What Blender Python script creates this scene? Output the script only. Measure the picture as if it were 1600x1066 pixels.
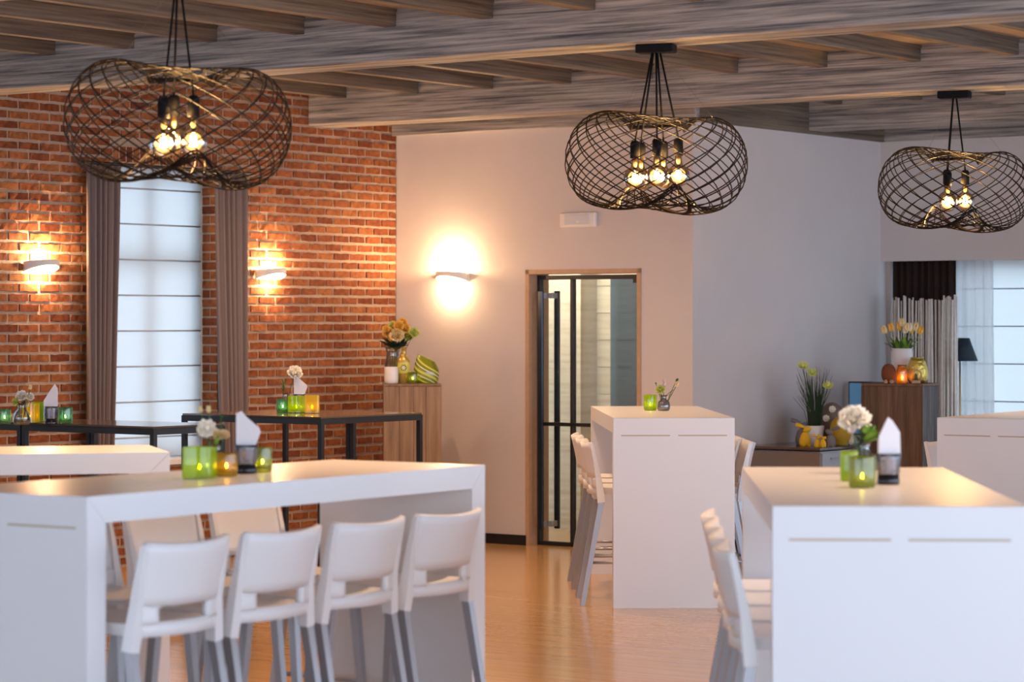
import bpy, math, random
from mathutils import Vector, Matrix
random.seed(7)
sc = bpy.context.scene
for o in list(bpy.data.objects): bpy.data.objects.remove(o)
col = sc.collection
# ------------------------------------------------------------------ camera, world, exposure
F, HOR, EYE, ANG = 4160.0, 503.0, 1.656, 0.63        # focal length in pixels, horizon row, eye height, room angle
cam_d = bpy.data.cameras.new('camera'); cam = bpy.data.objects.new('camera', cam_d); col.objects.link(cam)
cam.location = (0, 0, EYE); cam.rotation_euler = (math.pi/2, 0, 0)
cam_d.sensor_width = 36; cam_d.lens = F/1600*36; cam_d.shift_y = -(533-HOR)/1600
cam_d.clip_end = 200
cam_d.dof.use_dof = True; cam_d.dof.focus_distance = 15.5; cam_d.dof.aperture_fstop = 3.2
sc.camera = cam
w = bpy.data.worlds.new('sky'); sc.world = w; w.use_nodes = True
w.node_tree.nodes['Background'].inputs[0].default_value = (0.64, 0.78, 1.0, 1)
w.node_tree.nodes['Background'].inputs[1].default_value = 2.1
sc.view_settings.view_transform = 'Standard'; sc.view_settings.look = 'None'
sc.view_settings.gamma = 1; sc.view_settings.use_curve_mapping = False
sc.view_settings.exposure = 1.17
WARM = (1.0, 0.56, 0.20)      # lamp light
SPOT = 105                      # watts of each added, unseen ceiling spot

# ------------------------------------------------------------------ helpers
def lin(r, g, b):
    f = lambda c: (c/255/12.92) if c/255 <= .04045 else ((c/255+.055)/1.055)**2.4
    return (f(r), f(g), f(b))
CO = Vector((-0.889, 20.44, 0)); CA, SA = math.cos(ANG), math.sin(ANG)
def R(u, v, z=0): return Vector((CO.x+u*CA+v*SA, CO.y-u*SA+v*CA, z))
def onz(px, py, z): d = F*(EYE-z)/(py-HOR); return Vector(((px-800)/F*d, d, z))
def pix(p): return 800+F*p.x/p.y, HOR-F*(p.z-EYE)/p.y
def u_at(px, v):
    k = (px-800)/F   # x = k*y
    return (k*(CO.y+v*CA)-CO.x-v*SA)/(CA+k*SA)
def v_at(px, u):
    k = (px-800)/F
    return (k*(CO.y-u*SA)-CO.x-u*CA)/(SA-k*CA)

class MB:
    def __init__(s): s.v = []; s.f = []; s.sm = []
    def add(s, vs, fs, smooth=False, M=None):
        n = len(s.v)
        s.v += [tuple((M @ Vector(p)) if M else p) for p in vs]
        s.f += [tuple(i+n for i in f) for f in fs]; s.sm += [smooth]*len(fs); return s
    def box(s, x0, x1, y0, y1, z0, z1, M=None, bev=0):
        if bev:
            b = min(bev, .49*abs(x1-x0), .49*abs(y1-y0), .49*abs(z1-z0)); vs = []; idx = {}
            for i, X in enumerate((x0, x1)):
                for j, Y in enumerate((y0, y1)):
                    for k, Z in enumerate((z0, z1)):
                        sx, sy, sz = (b if i == 0 else -b), (b if j == 0 else -b), (b if k == 0 else -b)
                        for ax, p in enumerate(((X, Y+sy, Z+sz), (X+sx, Y, Z+sz), (X+sx, Y+sy, Z))):
                            idx[(i, j, k, ax)] = len(vs); vs.append(p)
            fs = []
            for i in (0, 1):
                q = [idx[(i, j, k, 0)] for j, k in ((0, 0), (1, 0), (1, 1), (0, 1))]; fs.append(q if i else q[::-1])
                q = [idx[(j, i, k, 1)] for j, k in ((0, 0), (1, 0), (1, 1), (0, 1))]; fs.append(q[::-1] if i else q)
                q = [idx[(j, k, i, 2)] for j, k in ((0, 0), (1, 0), (1, 1), (0, 1))]; fs.append(q if i else q[::-1])
            for a in (0, 1):
                for b2 in (0, 1):
                    fs.append((idx[(0, a, b2, 1)], idx[(1, a, b2, 1)], idx[(1, a, b2, 2)], idx[(0, a, b2, 2)]))
                    fs.append((idx[(a, 0, b2, 0)], idx[(a, 1, b2, 0)], idx[(a, 1, b2, 2)], idx[(a, 0, b2, 2)]))
                    fs.append((idx[(a, b2, 0, 0)], idx[(a, b2, 1, 0)], idx[(a, b2, 1, 1)], idx[(a, b2, 0, 1)]))
            for i in (0, 1):
                for j in (0, 1):
                    for k in (0, 1): fs.append(tuple(idx[(i, j, k, a)] for a in range(3)))
            return s.add(vs, fs, False, M)
        vs = [(x, y, z) for x in (x0, x1) for y in (y0, y1) for z in (z0, z1)]
        return s.add(vs, [(0, 1, 3, 2), (4, 6, 7, 5), (0, 4, 5, 1), (2, 3, 7, 6), (0, 2, 6, 4), (1, 5, 7, 3)], False, M)
    def tube(s, pts, r, n=8, M=None, cap=True, sq=False):
        P = [Vector(p) for p in pts]; rr = r if isinstance(r, (list, tuple)) else [r]*len(P)
        vs = []; up = None
        for i, p in enumerate(P):
            t = (P[min(i+1, len(P)-1)]-P[max(i-1, 0)]).normalized()
            if up is None:
                up = Vector((0, 0, 1)) if abs(t.z) < .9 else Vector((0, 1, 0))
            a = t.cross(up)
            if a.length < 1e-6: a = t.orthogonal()
            a.normalize(); b = a.cross(t).normalized(); up = b
            for k in range(n):
                q = 2*math.pi*(k+(.5 if sq else 0))/n
                vs.append(tuple(p+(a*math.cos(q)+b*math.sin(q))*rr[i]*(1.414 if sq else 1)))
        fs = [(i*n+k, i*n+(k+1) % n, (i+1)*n+(k+1) % n, (i+1)*n+k) for i in range(len(P)-1) for k in range(n)]
        if cap: fs += [tuple(range(n))[::-1], tuple((len(P)-1)*n+k for k in range(n))]
        return s.add(vs, fs, not sq and n > 4, M)
    def lathe(s, prof, n=20, M=None, sx=1, sy=1, smooth=True):
        vs = []; m = len(prof)
        for (r, z) in prof:
            for k in range(n):
                q = 2*math.pi*k/n; vs.append((max(r, 1e-4)*math.cos(q)*sx, max(r, 1e-4)*math.sin(q)*sy, z))
        fs = [(i*n+k, i*n+(k+1) % n, (i+1)*n+(k+1) % n, (i+1)*n+k) for i in range(m-1) for k in range(n)]
        return s.add(vs, fs, smooth, M)
    def grid(s, fn, nu, nv, smooth=True, M=None, closed_u=False):
        vs = [fn(i/(nu), j/nv) for i in range(nu+(0 if closed_u else 1)) for j in range(nv+1)]
        cu = nu if closed_u else nu+1; fs = []
        for i in range(nu):
            for j in range(nv):
                a = i*(nv+1)+j; b = ((i+1) % cu)*(nv+1)+j
                fs.append((a, b, b+1, a+1))
        return s.add(vs, fs, smooth, M)
    def build(s, name, mat, parent=None, loc=None, rz=0, solid=0):
        me = bpy.data.meshes.new(name); me.from_pydata(s.v, [], s.f)
        me.polygons.foreach_set('use_smooth', s.sm); me.update()
        o = bpy.data.objects.new(name, me); col.objects.link(o)
        if mat: me.materials.append(mat)
        if parent: o.parent = parent
        if loc is not None: o.location = loc
        o.rotation_euler.z = rz
        if solid:
            m = o.modifiers.new('thickness', 'SOLIDIFY'); m.thickness = solid; m.offset = 0
        return o
def T(x, y, z, rz=0, rx=0, ry=0, s=1):
    return Matrix.Translation((x, y, z)) @ Matrix.Rotation(rz, 4, 'Z') @ Matrix.Rotation(ry, 4, 'Y') @ Matrix.Rotation(rx, 4, 'X') @ Matrix.Scale(s, 4)
def thing(name, label, cat, loc=(0, 0, 0), rz=0, group=None):
    o = bpy.data.objects.new(name, None); col.objects.link(o); o.empty_display_size = .1
    o.location = loc; o.rotation_euler.z = rz; o['label'] = label; o['category'] = cat
    if group: o['group'] = group
    return o
def tag(o, label, cat, group=None, kind=None):
    o['label'] = label; o['category'] = cat
    if group: o['group'] = group
    if kind: o['kind'] = kind
    return o
def struct(o, label, cat): o['kind'] = 'structure'; o['label'] = label; o['category'] = cat; return o
def dup(o, parent=None):
    c = o.copy(); col.objects.link(c); c.parent = parent
    for ch in list(o.children): dup(ch, c)
    return c
RZ = -ANG
def room(mb, name, mat, parent=None):     # mesh given in room coordinates (u, v, z)
    return mb.build(name, mat, parent, None if parent else CO, 0 if parent else RZ)

# ------------------------------------------------------------------ materials
def mat(name): m = bpy.data.materials.new(name); m.use_nodes = True; return m, m.node_tree.nodes, m.node_tree.links
def plain(name, rgb, rough=.5, metal=0, spec=.5, noise=0, nscale=30, bump=0, emit=None, es=0, coat=0):
    m, N, L = mat(name); b = N['Principled BSDF']
    b.inputs['Base Color'].default_value = (*rgb, 1); b.inputs['Roughness'].default_value = rough
    b.inputs['Metallic'].default_value = metal; b.inputs['Specular IOR Level'].default_value = spec
    b.inputs['Coat Weight'].default_value = coat
    if emit: b.inputs['Emission Color'].default_value = (*emit, 1); b.inputs['Emission Strength'].default_value = es
    if noise or bump:
        tc = N.new('ShaderNodeTexCoord'); n = N.new('ShaderNodeTexNoise'); n.inputs['Scale'].default_value = nscale
        n.inputs['Detail'].default_value = 4; L.new(tc.outputs['Object'], n.inputs['Vector'])
        if noise:
            mx = N.new('ShaderNodeMix'); mx.data_type = 'RGBA'; L.new(n.outputs['Fac'], mx.inputs['Factor'])
            mx.inputs['A'].default_value = (*[c*(1-noise) for c in rgb], 1); mx.inputs['B'].default_value = (*[min(1, c*(1+noise)) for c in rgb], 1)
            L.new(mx.outputs['Result'], b.inputs['Base Color'])
        if bump:
            bp = N.new('ShaderNodeBump'); bp.inputs['Strength'].default_value = bump; bp.inputs['Distance'].default_value = .01
            L.new(n.outputs['Fac'], bp.inputs['Height']); L.new(bp.outputs['Normal'], b.inputs['Normal'])
    return m
def grain(name, cols, scale, rough=.6, bump=.15, island=0, dist=1.5, spec=.3):
    """streaky timber: noise stretched along the axis with the small scale"""
    m, N, L = mat(name); b = N['Principled BSDF']; b.inputs['Roughness'].default_value = rough
    b.inputs['Specular IOR Level'].default_value = spec
    tc = N.new('ShaderNodeTexCoord'); mp = N.new('ShaderNodeMapping'); mp.inputs['Scale'].default_value = scale
    L.new(tc.outputs['Object'], mp.inputs['Vector'])
    oi = N.new('ShaderNodeObjectInfo'); ad = N.new('ShaderNodeVectorMath'); ad.operation = 'ADD'
    sc_ = N.new('ShaderNodeVectorMath'); sc_.operation = 'SCALE'; sc_.inputs[3].default_value = 37
    cx = N.new('ShaderNodeCombineXYZ'); L.new(oi.outputs['Random'], cx.inputs[0]); L.new(oi.outputs['Random'], cx.inputs[1])
    L.new(cx.outputs[0], sc_.inputs[0]); L.new(mp.outputs[0], ad.inputs[0]); L.new(sc_.outputs[0], ad.inputs[1])
    n = N.new('ShaderNodeTexNoise'); n.inputs['Scale'].default_value = 1; n.inputs['Detail'].default_value = 7
    n.inputs['Roughness'].default_value = .68; n.inputs['Distortion'].default_value = dist*.15
    L.new(ad.outputs[0], n.inputs['Vector'])
    cr = N.new('ShaderNodeValToRGB'); e = cr.color_ramp.elements
    e[0].position = cols[0][0]; e[0].color = (*cols[0][1], 1); e[1].position = cols[-1][0]; e[1].color = (*cols[-1][1], 1)
    for p, c in cols[1:-1]: q = e.new(p); q.color = (*c, 1)
    L.new(n.outputs['Fac'], cr.inputs[0])
    if island:
        hs = N.new('ShaderNodeHueSaturation'); mr = N.new('ShaderNodeMapRange')
        mr.inputs['To Min'].default_value = 1-island; mr.inputs['To Max'].default_value = 1+island
        L.new(oi.outputs['Random'], mr.inputs['Value']); L.new(mr.outputs[0], hs.inputs['Value'])
        L.new(cr.outputs[0], hs.inputs['Color']); L.new(hs.outputs[0], b.inputs['Base Color'])
    else: L.new(cr.outputs[0], b.inputs['Base Color'])
    bp = N.new('ShaderNodeBump'); bp.inputs['Strength'].default_value = bump; bp.inputs['Distance'].default_value = .004
    L.new(n.outputs['Fac'], bp.inputs['Height']); L.new(bp.outputs['Normal'], b.inputs['Normal'])
    return m
def brickmat():
    m, N, L = mat('brick'); b = N['Principled BSDF']; b.inputs['Roughness'].default_value = .85; b.inputs['Specular IOR Level'].default_value = .2
    g = N.new('ShaderNodeNewGeometry'); oi = N.new('ShaderNodeObjectInfo'); ad = N.new('ShaderNodeMath'); fr = N.new('ShaderNodeMath'); fr.operation = 'FRACT'
    L.new(g.outputs['Random Per Island'], ad.inputs[0]); L.new(oi.outputs['Random'], ad.inputs[1]); L.new(ad.outputs[0], fr.inputs[0])
    cr = N.new('ShaderNodeValToRGB'); e = cr.color_ramp.elements
    e[0].position = 0; e[0].color = (0.172, 0.047, 0.019, 1); e[1].position = 1; e[1].color = (0.344, 0.133, 0.047, 1)
    for p, c in ((.25, (0.249, 0.077, 0.029)), (.5, (0.284, 0.093, 0.034)), (.75, (0.318, 0.112, 0.041))): q = e.new(p); q.color = (*c, 1)
    L.new(fr.outputs[0], cr.inputs[0])
    tc = N.new('ShaderNodeTexCoord'); n = N.new('ShaderNodeTexNoise'); n.inputs['Scale'].default_value = 28; n.inputs['Detail'].default_value = 6
    L.new(g.outputs['Position'], n.inputs['Vector'])
    mx = N.new('ShaderNodeMix'); mx.data_type = 'RGBA'; mx.blend_type = 'MULTIPLY'; mx.inputs['Factor'].default_value = .8
    c2 = N.new('ShaderNodeValToRGB'); c2.color_ramp.elements[0].position = .3; c2.color_ramp.elements[0].color = (.5, .42, .40, 1); c2.color_ramp.elements[1].position = .6; c2.color_ramp.elements[1].color = (1, 1, 1, 1)
    L.new(n.outputs['Fac'], c2.inputs[0]); L.new(cr.outputs[0], mx.inputs['A']); L.new(c2.outputs[0], mx.inputs['B'])
    L.new(mx.outputs['Result'], b.inputs['Base Color'])
    bp = N.new('ShaderNodeBump'); bp.inputs['Strength'].default_value = .6; bp.inputs['Distance'].default_value = .006
    L.new(n.outputs['Fac'], bp.inputs['Height']); L.new(bp.outputs['Normal'], b.inputs['Normal'])
    return m
def glass(name, rgb, transl=.0, gloss=.12, rough=.03, tcol=None):
    """thin tinted glass: coloured transparency, a little translucency, and a mirror sheen at grazing angles"""
    m, N, L = mat(name); N.remove(N['Principled BSDF']); out = N['Material Output']
    tr = N.new('ShaderNodeBsdfTransparent'); tr.inputs[0].default_value = (*rgb, 1)
    sh = tr.outputs[0]
    if transl:
        tl = N.new('ShaderNodeBsdfTranslucent'); tl.inputs[0].default_value = (*(tcol or rgb), 1)
        df = N.new('ShaderNodeBsdfDiffuse'); df.inputs[0].default_value = (*(tcol or rgb), 1)
        m2 = N.new('ShaderNodeMixShader'); m2.inputs[0].default_value = .45; L.new(tl.outputs[0], m2.inputs[1]); L.new(df.outputs[0], m2.inputs[2])
        mx = N.new('ShaderNodeMixShader'); mx.inputs[0].default_value = transl; L.new(sh, mx.inputs[1]); L.new(m2.outputs[0], mx.inputs[2]); sh = mx.outputs[0]
    gl = N.new('ShaderNodeBsdfGlossy'); gl.inputs['Roughness'].default_value = rough
    lw = N.new('ShaderNodeLayerWeight'); lw.inputs[0].default_value = .35
    mr = N.new('ShaderNodeMapRange'); mr.inputs['To Min'].default_value = gloss*.35; mr.inputs['To Max'].default_value = min(1, gloss*5)
    L.new(lw.outputs['Fresnel'], mr.inputs['Value'])
    mx = N.new('ShaderNodeMixShader'); L.new(mr.outputs[0], mx.inputs[0]); L.new(sh, mx.inputs[1]); L.new(gl.outputs[0], mx.inputs[2])
    L.new(mx.outputs[0], out.inputs[0]); return m
def cloth_tr(name, rgb, transl=.6, transp=0, fold=False):
    m, N, L = mat(name); N.remove(N['Principled BSDF']); out = N['Material Output']
    d = N.new('ShaderNodeBsdfDiffuse'); d.inputs[0].default_value = (*rgb, 1)
    t = N.new('ShaderNodeBsdfTranslucent'); t.inputs[0].default_value = (*rgb, 1)
    mx = N.new('ShaderNodeMixShader'); mx.inputs[0].default_value = transl; L.new(d.outputs[0], mx.inputs[1]); L.new(t.outputs[0], mx.inputs[2]); sh = mx.outputs[0]
    if transp:
        tp = N.new('ShaderNodeBsdfTransparent'); m3 = N.new('ShaderNodeMixShader'); m3.inputs[0].default_value = transp
        L.new(sh, m3.inputs[1]); L.new(tp.outputs[0], m3.inputs[2]); sh = m3.outputs[0]
    L.new(sh, out.inputs[0]); return m
def emis(name, rgb, s):
    m, N, L = mat(name); N.remove(N['Principled BSDF']); e = N.new('ShaderNodeEmission')
    e.inputs[0].default_value = (*rgb, 1); e.inputs[1].default_value = s; L.new(e.outputs[0], N['Material Output'].inputs[0]); return m

BEAMC = [(.33, (.065, .070, .085)), (.43, (.20, .19, .185)), (.54, (.38, .345, .315)), (.68, (.56, .50, .45))]
M = {}
M['beam'] = grain('washed_timber_beam', BEAMC, (1.1, 14, 42))
M['joist'] = grain('washed_timber_joist', [(.3, (.055, .043, .035)), (.45, (.125, .092, .068)), (.6, (.19, .145, .105)), (.75, (.26, .20, .15))], (14, 1.1, 48))
M['board'] = grain('ceiling_boards', [(.3, (.24, .18, .14)), (.5, (.36, .27, .21)), (.7, (.45, .35, .28))], (1.5, .8, 1))
M['brick'] = brickmat()
M['mortar'] = plain('mortar', (.40, .295, .22), .95, noise=.18, nscale=40, bump=.4)
M['plaster'] = plain('plaster', (.64, .585, .565), .9, noise=.03, nscale=6, bump=.05, spec=.2)
M['tan'] = plain('oak_casing', (.50, .32, .20), .5, noise=.15, nscale=20)
M['black'] = plain('black_steel', (.012, .012, .014), .4)
M['blackplastic'] = plain('black_cord', (.006, .006, .007), .6, spec=.12)
M['wire'] = plain('black_wire', (.010, .007, .006), .5, spec=.18)
M['white'] = plain('white_laminate', (.80, .79, .795), .30, spec=.5)
M['stool'] = plain('white_polypropylene', (.84, .82, .82), .35, spec=.4)
M['alu'] = plain('grey_aluminium', (.42, .42, .44), .38, metal=.75)
M['slot'] = plain('beech_edge', (.52, .40, .28), .5)
M['edge'] = plain('panel_joint', (.45, .44, .44), .5)
M['curtain'] = plain('taupe_cloth', (.215, .165, .15), .95, noise=.1, nscale=120, bump=.1, spec=.1)
M['darkcurtain'] = plain('dark_brown_cloth', (.030, .020, .018), .95, noise=.3, nscale=60, spec=.1)
M['blind'] = cloth_tr('blind_cloth', (.56, .55, .52), .62)
M['sheer'] = cloth_tr('sheer_cloth', (.85, .86, .88), .55, .45)
M['rod'] = plain('blind_rod', (.40, .45, .50), .5)
M['pane'] = glass('window_glass', (.93, .97, .98), 0, .1)
M['pvc'] = plain('white_window_frame', (.75, .75, .75), .4)
M['doorglass'] = glass('door_glass', (.90, .92, .88), 0, .10)
M['tint'] = glass('tinted_door_glass', (.42, .52, .60), .30, .14, tcol=(.30, .42, .52))
M['traver'] = grain('travertine', [(.3, (.46, .39, .30)), (.5, (.58, .51, .41)), (.7, (.66, .60, .50))], (1.2, 1.2, 22), rough=.4, bump=.05)
M['steelbar'] = plain('blued_steel', (.03, .045, .07), .25, metal=.6)
M['sconce'] = plain('sconce_plaster', (.78, .74, .70), .6)
M['glow'] = emis('sconce_diffuser', (1.0, .78, .46), 9)
M['fil'] = emis('filament', (1.0, .66, .32), 30)
M['brass'] = plain('brass', (.75, .50, .18), .3, metal=1)
M['bulb'] = glass('bulb_glass', (1.0, .96, .90), .028, .40, .02, tcol=(1, .82, .55))
M['plank'] = grain('brown_plank', [(.3, (.085, .045, .026)), (.5, (.16, .085, .048)), (.7, (.23, .135, .08))], (30, 30, 1.6), island=.25)
M['plank2'] = grain('oak_plank', [(.3, (.17, .105, .062)), (.5, (.26, .165, .10)), (.7, (.34, .225, .145))], (30, 30, 1.6), island=.2)
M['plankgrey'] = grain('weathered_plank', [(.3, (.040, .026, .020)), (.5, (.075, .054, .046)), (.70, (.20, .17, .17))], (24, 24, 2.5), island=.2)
M['darktop'] = plain('smoked_top', (.10, .065, .045), .12, spec=.6)
M['stick'] = plain('pale_stick', (.86, .80, .73), .8, noise=.2, nscale=25)
M['lampshade'] = plain('dark_blue_shade', (.012, .028, .045), .7)
M['screen'] = plain('screen_glass', (.10, .28, .50), .12, emit=(.16, .36, .62), es=.10)
M['cab'] = plain('grey_lacquer', (.42, .44, .47), .35)
M['cabfront'] = plain('taupe_lacquer', (.20, .16, .135), .3)
M['petalw'] = plain('white_petal', (.86, .80, .68), .6)
M['petaly'] = plain('yellow_petal', (.85, .52, .10), .6)
M['petalg'] = plain('lime_petal', (.62, .66, .18), .6)
M['petalc'] = plain('cream_petal', (.82, .66, .36), .6)
M['petalp'] = plain('blush_petal', (.75, .58, .52), .6)
M['stem'] = plain('green_stem', (.045, .12, .03), .55)
M['leaf'] = plain('green_leaf', (.05, .13, .03), .5, noise=.3, nscale=30)
M['leafd'] = plain('dark_leaf', (.018, .05, .022), .5, noise=.3, nscale=30)
M['leafb'] = plain('bright_leaf', (.16, .30, .03), .5, noise=.3, nscale=30)
M['gglass'] = glass('lime_glass', (.62, .80, .06), .42, .10, tcol=(.62, .78, .02))
M['yglass'] = glass('yellow_glass', (.90, .78, .06), .42, .10, tcol=(.85, .68, .02))
M['aglass'] = glass('amber_glass', (.85, .70, .14), .22, .12, tcol=(.7, .5, .05))
M['tglass'] = glass('sea_green_glass', (.45, .82, .50), .22, .16, tcol=(.25, .62, .35))
M['oglass'] = glass('olive_glass', (.62, .70, .16), .25, .14, tcol=(.45, .55, .06))
M['clear'] = glass('clear_glass', (.90, .93, .92), 0, .16)
M['silver'] = glass('silvered_glass', (.55, .56, .58), .35, .5, .08, tcol=(.6, .6, .62))
M['smoke'] = glass('smoky_bubble_glass', (.80, .80, .84), .12, .25, .08, tcol=(.5, .5, .55))
M['smokebase'] = plain('black_glass_base', (.012, .012, .016), .1)
M['napkin'] = plain('paper_napkin', (.80, .76, .78), .9, noise=.04, nscale=60)
M['wax'] = plain('candle_wax', (.80, .70, .45), .5)
M['flame'] = emis('candle_flame', (1.0, .66, .30), 70)
M['goldb'] = plain('gold_lacquer', (.52, .37, .10), .3, metal=.55)
M['gold'] = plain('hammered_gold', (.75, .56, .14), .28, metal=.9, bump=1, nscale=50)
M['amber'] = glass('amber_jar_glass', (.80, .46, .02), .35, .15, tcol=(.75, .42, .01))
M['ylabel'] = plain('yellow_label', (.62, .58, .10), .5)
M['ceramw'] = plain('white_ceramic', (.74, .71, .70), .22, spec=.6)
M['yelb'] = plain('yellow_flock', (.75, .46, .012), .75)
M['greyb'] = plain('grey_flock', (.16, .155, .165), .8)
M['egg'] = plain('mustard_flock', (.42, .27, .02), .8, noise=.15, nscale=40)
M['rust'] = plain('rust_flock', (.20, .055, .018), .85, noise=.2, nscale=60)
M['woodl'] = plain('light_wood', (.50, .30, .16), .6, noise=.15, nscale=30)
M['brownegg'] = plain('taupe_egg', (.17, .125, .10), .7)
M['signw'] = plain('sign_housing', (.80, .76, .74), .4)
M['signp'] = plain('sign_panel', (.66, .67, .72), .25)
def floormat():
    m, N, L = mat('polished_floor'); b = N['Principled BSDF']
    tc = N.new('ShaderNodeTexCoord'); mp = N.new('ShaderNodeMapping'); mp.inputs['Scale'].default_value = (.7, 9, 1)
    L.new(tc.outputs['Object'], mp.inputs[0]); n = N.new('ShaderNodeTexNoise'); n.inputs['Scale'].default_value = 2; n.inputs['Detail'].default_value = 5
    L.new(mp.outputs[0], n.inputs['Vector']); cr = N.new('ShaderNodeValToRGB')
    cr.color_ramp.elements[0].position = .3; cr.color_ramp.elements[0].color = (.44, .25, .105, 1)
    cr.color_ramp.elements[1].position = .7; cr.color_ramp.elements[1].color = (.54, .33, .155, 1)
    L.new(n.outputs['Fac'], cr.inputs[0]); L.new(cr.outputs[0], b.inputs['Base Color'])
    b.inputs['Roughness'].default_value = .17; b.inputs['Specular IOR Level'].default_value = .6
    bp = N.new('ShaderNodeBump'); bp.inputs['Strength'].default_value = .006; bp.inputs['Distance'].default_value = .01
    L.new(n.outputs['Fac'], bp.inputs['Height']); L.new(bp.outputs['Normal'], b.inputs['Normal']); return m
M['floor'] = floormat()

# ------------------------------------------------------------------ the room shell (room coordinates u along the door wall, v away)
U1, V2 = 2.683, 2.89           # the return wall and the window wall
CEIL, BB = 3.385, 3.10         # ceiling, underside of beams
UE, VE = 15.0, -18.0           # the hall goes on to here, open to the daylight side
fl = room(MB().box(-.3, UE, VE, V2+.3, -.1, 0), 'floor', M['floor']); struct(fl, 'polished tan floor with soft reflections', 'floor')
ce = room(MB().box(-.3, UE, VE, V2+.3, CEIL, CEIL+.12), 'ceiling', M['board']); struct(ce, 'timber ceiling with grey washed beams and joists', 'ceiling')
BEAMS = [(-1.04, -.735), (-4.5, -4.2), (-7.96, -7.66), (-11.42, -11.12), (-14.88, -14.58)]
for a, b in BEAMS:
    room(MB().box(0, UE, a, b, BB, CEIL+.01, bev=.006), 'beam', M['beam'], ce)
room(MB().box(U1+.0, UE, 1.55, 1.80, BB, CEIL+.01, bev=.006), 'beam', M['beam'], ce)
uj = u_at(771, -1.04)
bays = [(-4.2, -1.04), (-7.66, -4.5), (-11.12, -7.96), (-.735, 0.0), (-.735, 1.55), (1.80, V2)]
for bi, (a, b) in enumerate(bays):
    base = uj if bi != 1 else u_at(771, -4.5)
    k0 = int((0-base)/.665)-1
    for k in range(k0, k0+24):
        u = base+k*.665
        if u < .1 or u > 13.5: continue
        if bi == 3 and u > U1: continue
        if bi >= 4 and u < U1+.1: continue
        j = MB().box(u-.075, u, a, b, CEIL-.10, CEIL+.005, bev=.004)
        j.box(u-.079, u+.004, a, b, CEIL-.018, CEIL)      # the fillet under the boards
        room(j, 'joist', M['joist'], ce)
# brick wall with a window opening
WV0, WV1, WZ0, WZ1 = v_at(176, 0), v_at(340.5, 0), .70, 2.735
TH = .34
body = MB()
def wallv(mb, v0, v1, z0, z1, off=-.0045): mb.box(-TH, off, v0, v1, z0, z1)
more = [(WV0-3.46*k, WV1-3.46*k) for k in (1, 2, 3, 4)]  # unseen further windows, put in as daylight sources and left without blinds
edges = sorted([(WV0, WV1)]+more)
prev = VE
for a, b in edges:
    wallv(body, prev, a, 0, CEIL); wallv(body, a, b, 0, WZ0); wallv(body, a, b, WZ1, CEIL); prev = b
wallv(body, prev, .25, 0, CEIL)
wb = room(body, 'wall_left', M['mortar']); struct(wb, 'red brick wall with wide pale joints', 'wall')
BL, BH, JT = .187, .0659, .013
variants = []
for k in range(7):
    rnd = random.Random(k); mb = MB(); L_, H_ = BL-JT, BH-JT
    j = lambda a: rnd.uniform(-a, a)
    n = 4; vs = []; fs = []
    for face, dx in ((0, -.03), (1, 0)):
        for i in range(n+1):
            for z in (0, 1):
                t = i/n
                ins = .004 if face else 0
                vs.append((dx+(j(.003)+.002 if face else 0), (t-.5)*(L_-2*ins)+(j(.002) if 0 < i < n else 0), (z-.5)*(H_-2*ins)+j(.0028)))
    q = lambda f, i, z: f*2*(n+1)+i*2+z
    for i in range(n):
        fs += [(q(1, i, 0), q(1, i+1, 0), q(1, i+1, 1), q(1, i, 1)), (q(0, i, 0), q(0, i+1, 0), q(1, i+1, 0), q(1, i, 0)), (q(0, i, 1), q(1, i, 1), q(1, i+1, 1), q(0, i+1, 1))]
    fs += [(q(0, 0, 0), q(1, 0, 0), q(1, 0, 1), q(0, 0, 1)), (q(0, n, 0), q(0, n, 1), q(1, n, 1), q(1, n, 0))]
    me = bpy.data.meshes.new('brick'); me.from_pydata(vs, [], fs); me.materials.append(M['brick']); variants.append((me, vs, fs))
slots = []
rows = int(CEIL/BH)
for r in range(rows):
    z = r*BH+BH/2
    off = (BL/2 if r % 2 else 0)
    k = 0
    while True:
        v1 = -k*BL-off; v0 = v1-BL
        k += 1
        if v1 < -5.2: break
        pieces = [(v0, v1)]
        if z+BH/2 > WZ0 and z-BH/2 < WZ1+.10:      # keep clear of the window and its soldier course
            if v1 > WV0 and v0 < WV1:
                pieces = []
                if v0 < WV0: pieces.append((v0, WV0))
                if v1 > WV1: pieces.append((WV1, v1))
        if k == 1 and off: pieces = pieces+[(v1, 0)]
        for a, b in pieces:
            if b-a > .035: slots.append((a, b, z, False))
nsol = round((WV1-WV0)/.066)
for i in range(nsol):
    a = WV0+(WV1-WV0)*i/nsol; slots.append((a, a+(WV1-WV0)/nsol, WZ1+.058, True))
# quoins of the right reveal
cand = []
for i, (a, b, z, sol) in enumerate(slots):
    p = R(0, (a+b)/2, z); x, y = pix(p)
    vis = -10 < x < 622 and 135 < y < 690 and not (131 < x < 388 and 262 < y) and b-a > .08
    if 95 < x < 455 and 100 < y < 262: vis = False
    cand.append((0 if vis else 1, p.y, i))
cand.sort(); single = {i for q, d, i in cand[:300] if q == 0}
rest = MB(); rnd = random.Random(3)
for i, (a, b, z, sol) in enumerate(slots):
    me, vs, fs = variants[rnd.randrange(7)]
    flip = rnd.choice((1, -1)); sl = (b-a-JT)/(BL-JT); dx = rnd.uniform(-.003, .004)
    S = Matrix.Translation((dx, (a+b)/2, z)) @ (Matrix.Rotation(math.pi/2, 4, 'X') @ Matrix.Diagonal((1, .105/(BL-JT), (b-a-JT)/(BH-JT), 1)) if sol else Matrix.Diagonal((1, sl, 1, 1)))
    if i in single:
        o = bpy.data.objects.new('brick', me); col.objects.link(o); o.parent = wb; o.matrix_local = S
    else: rest.add(vs, fs, False, S)
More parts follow.
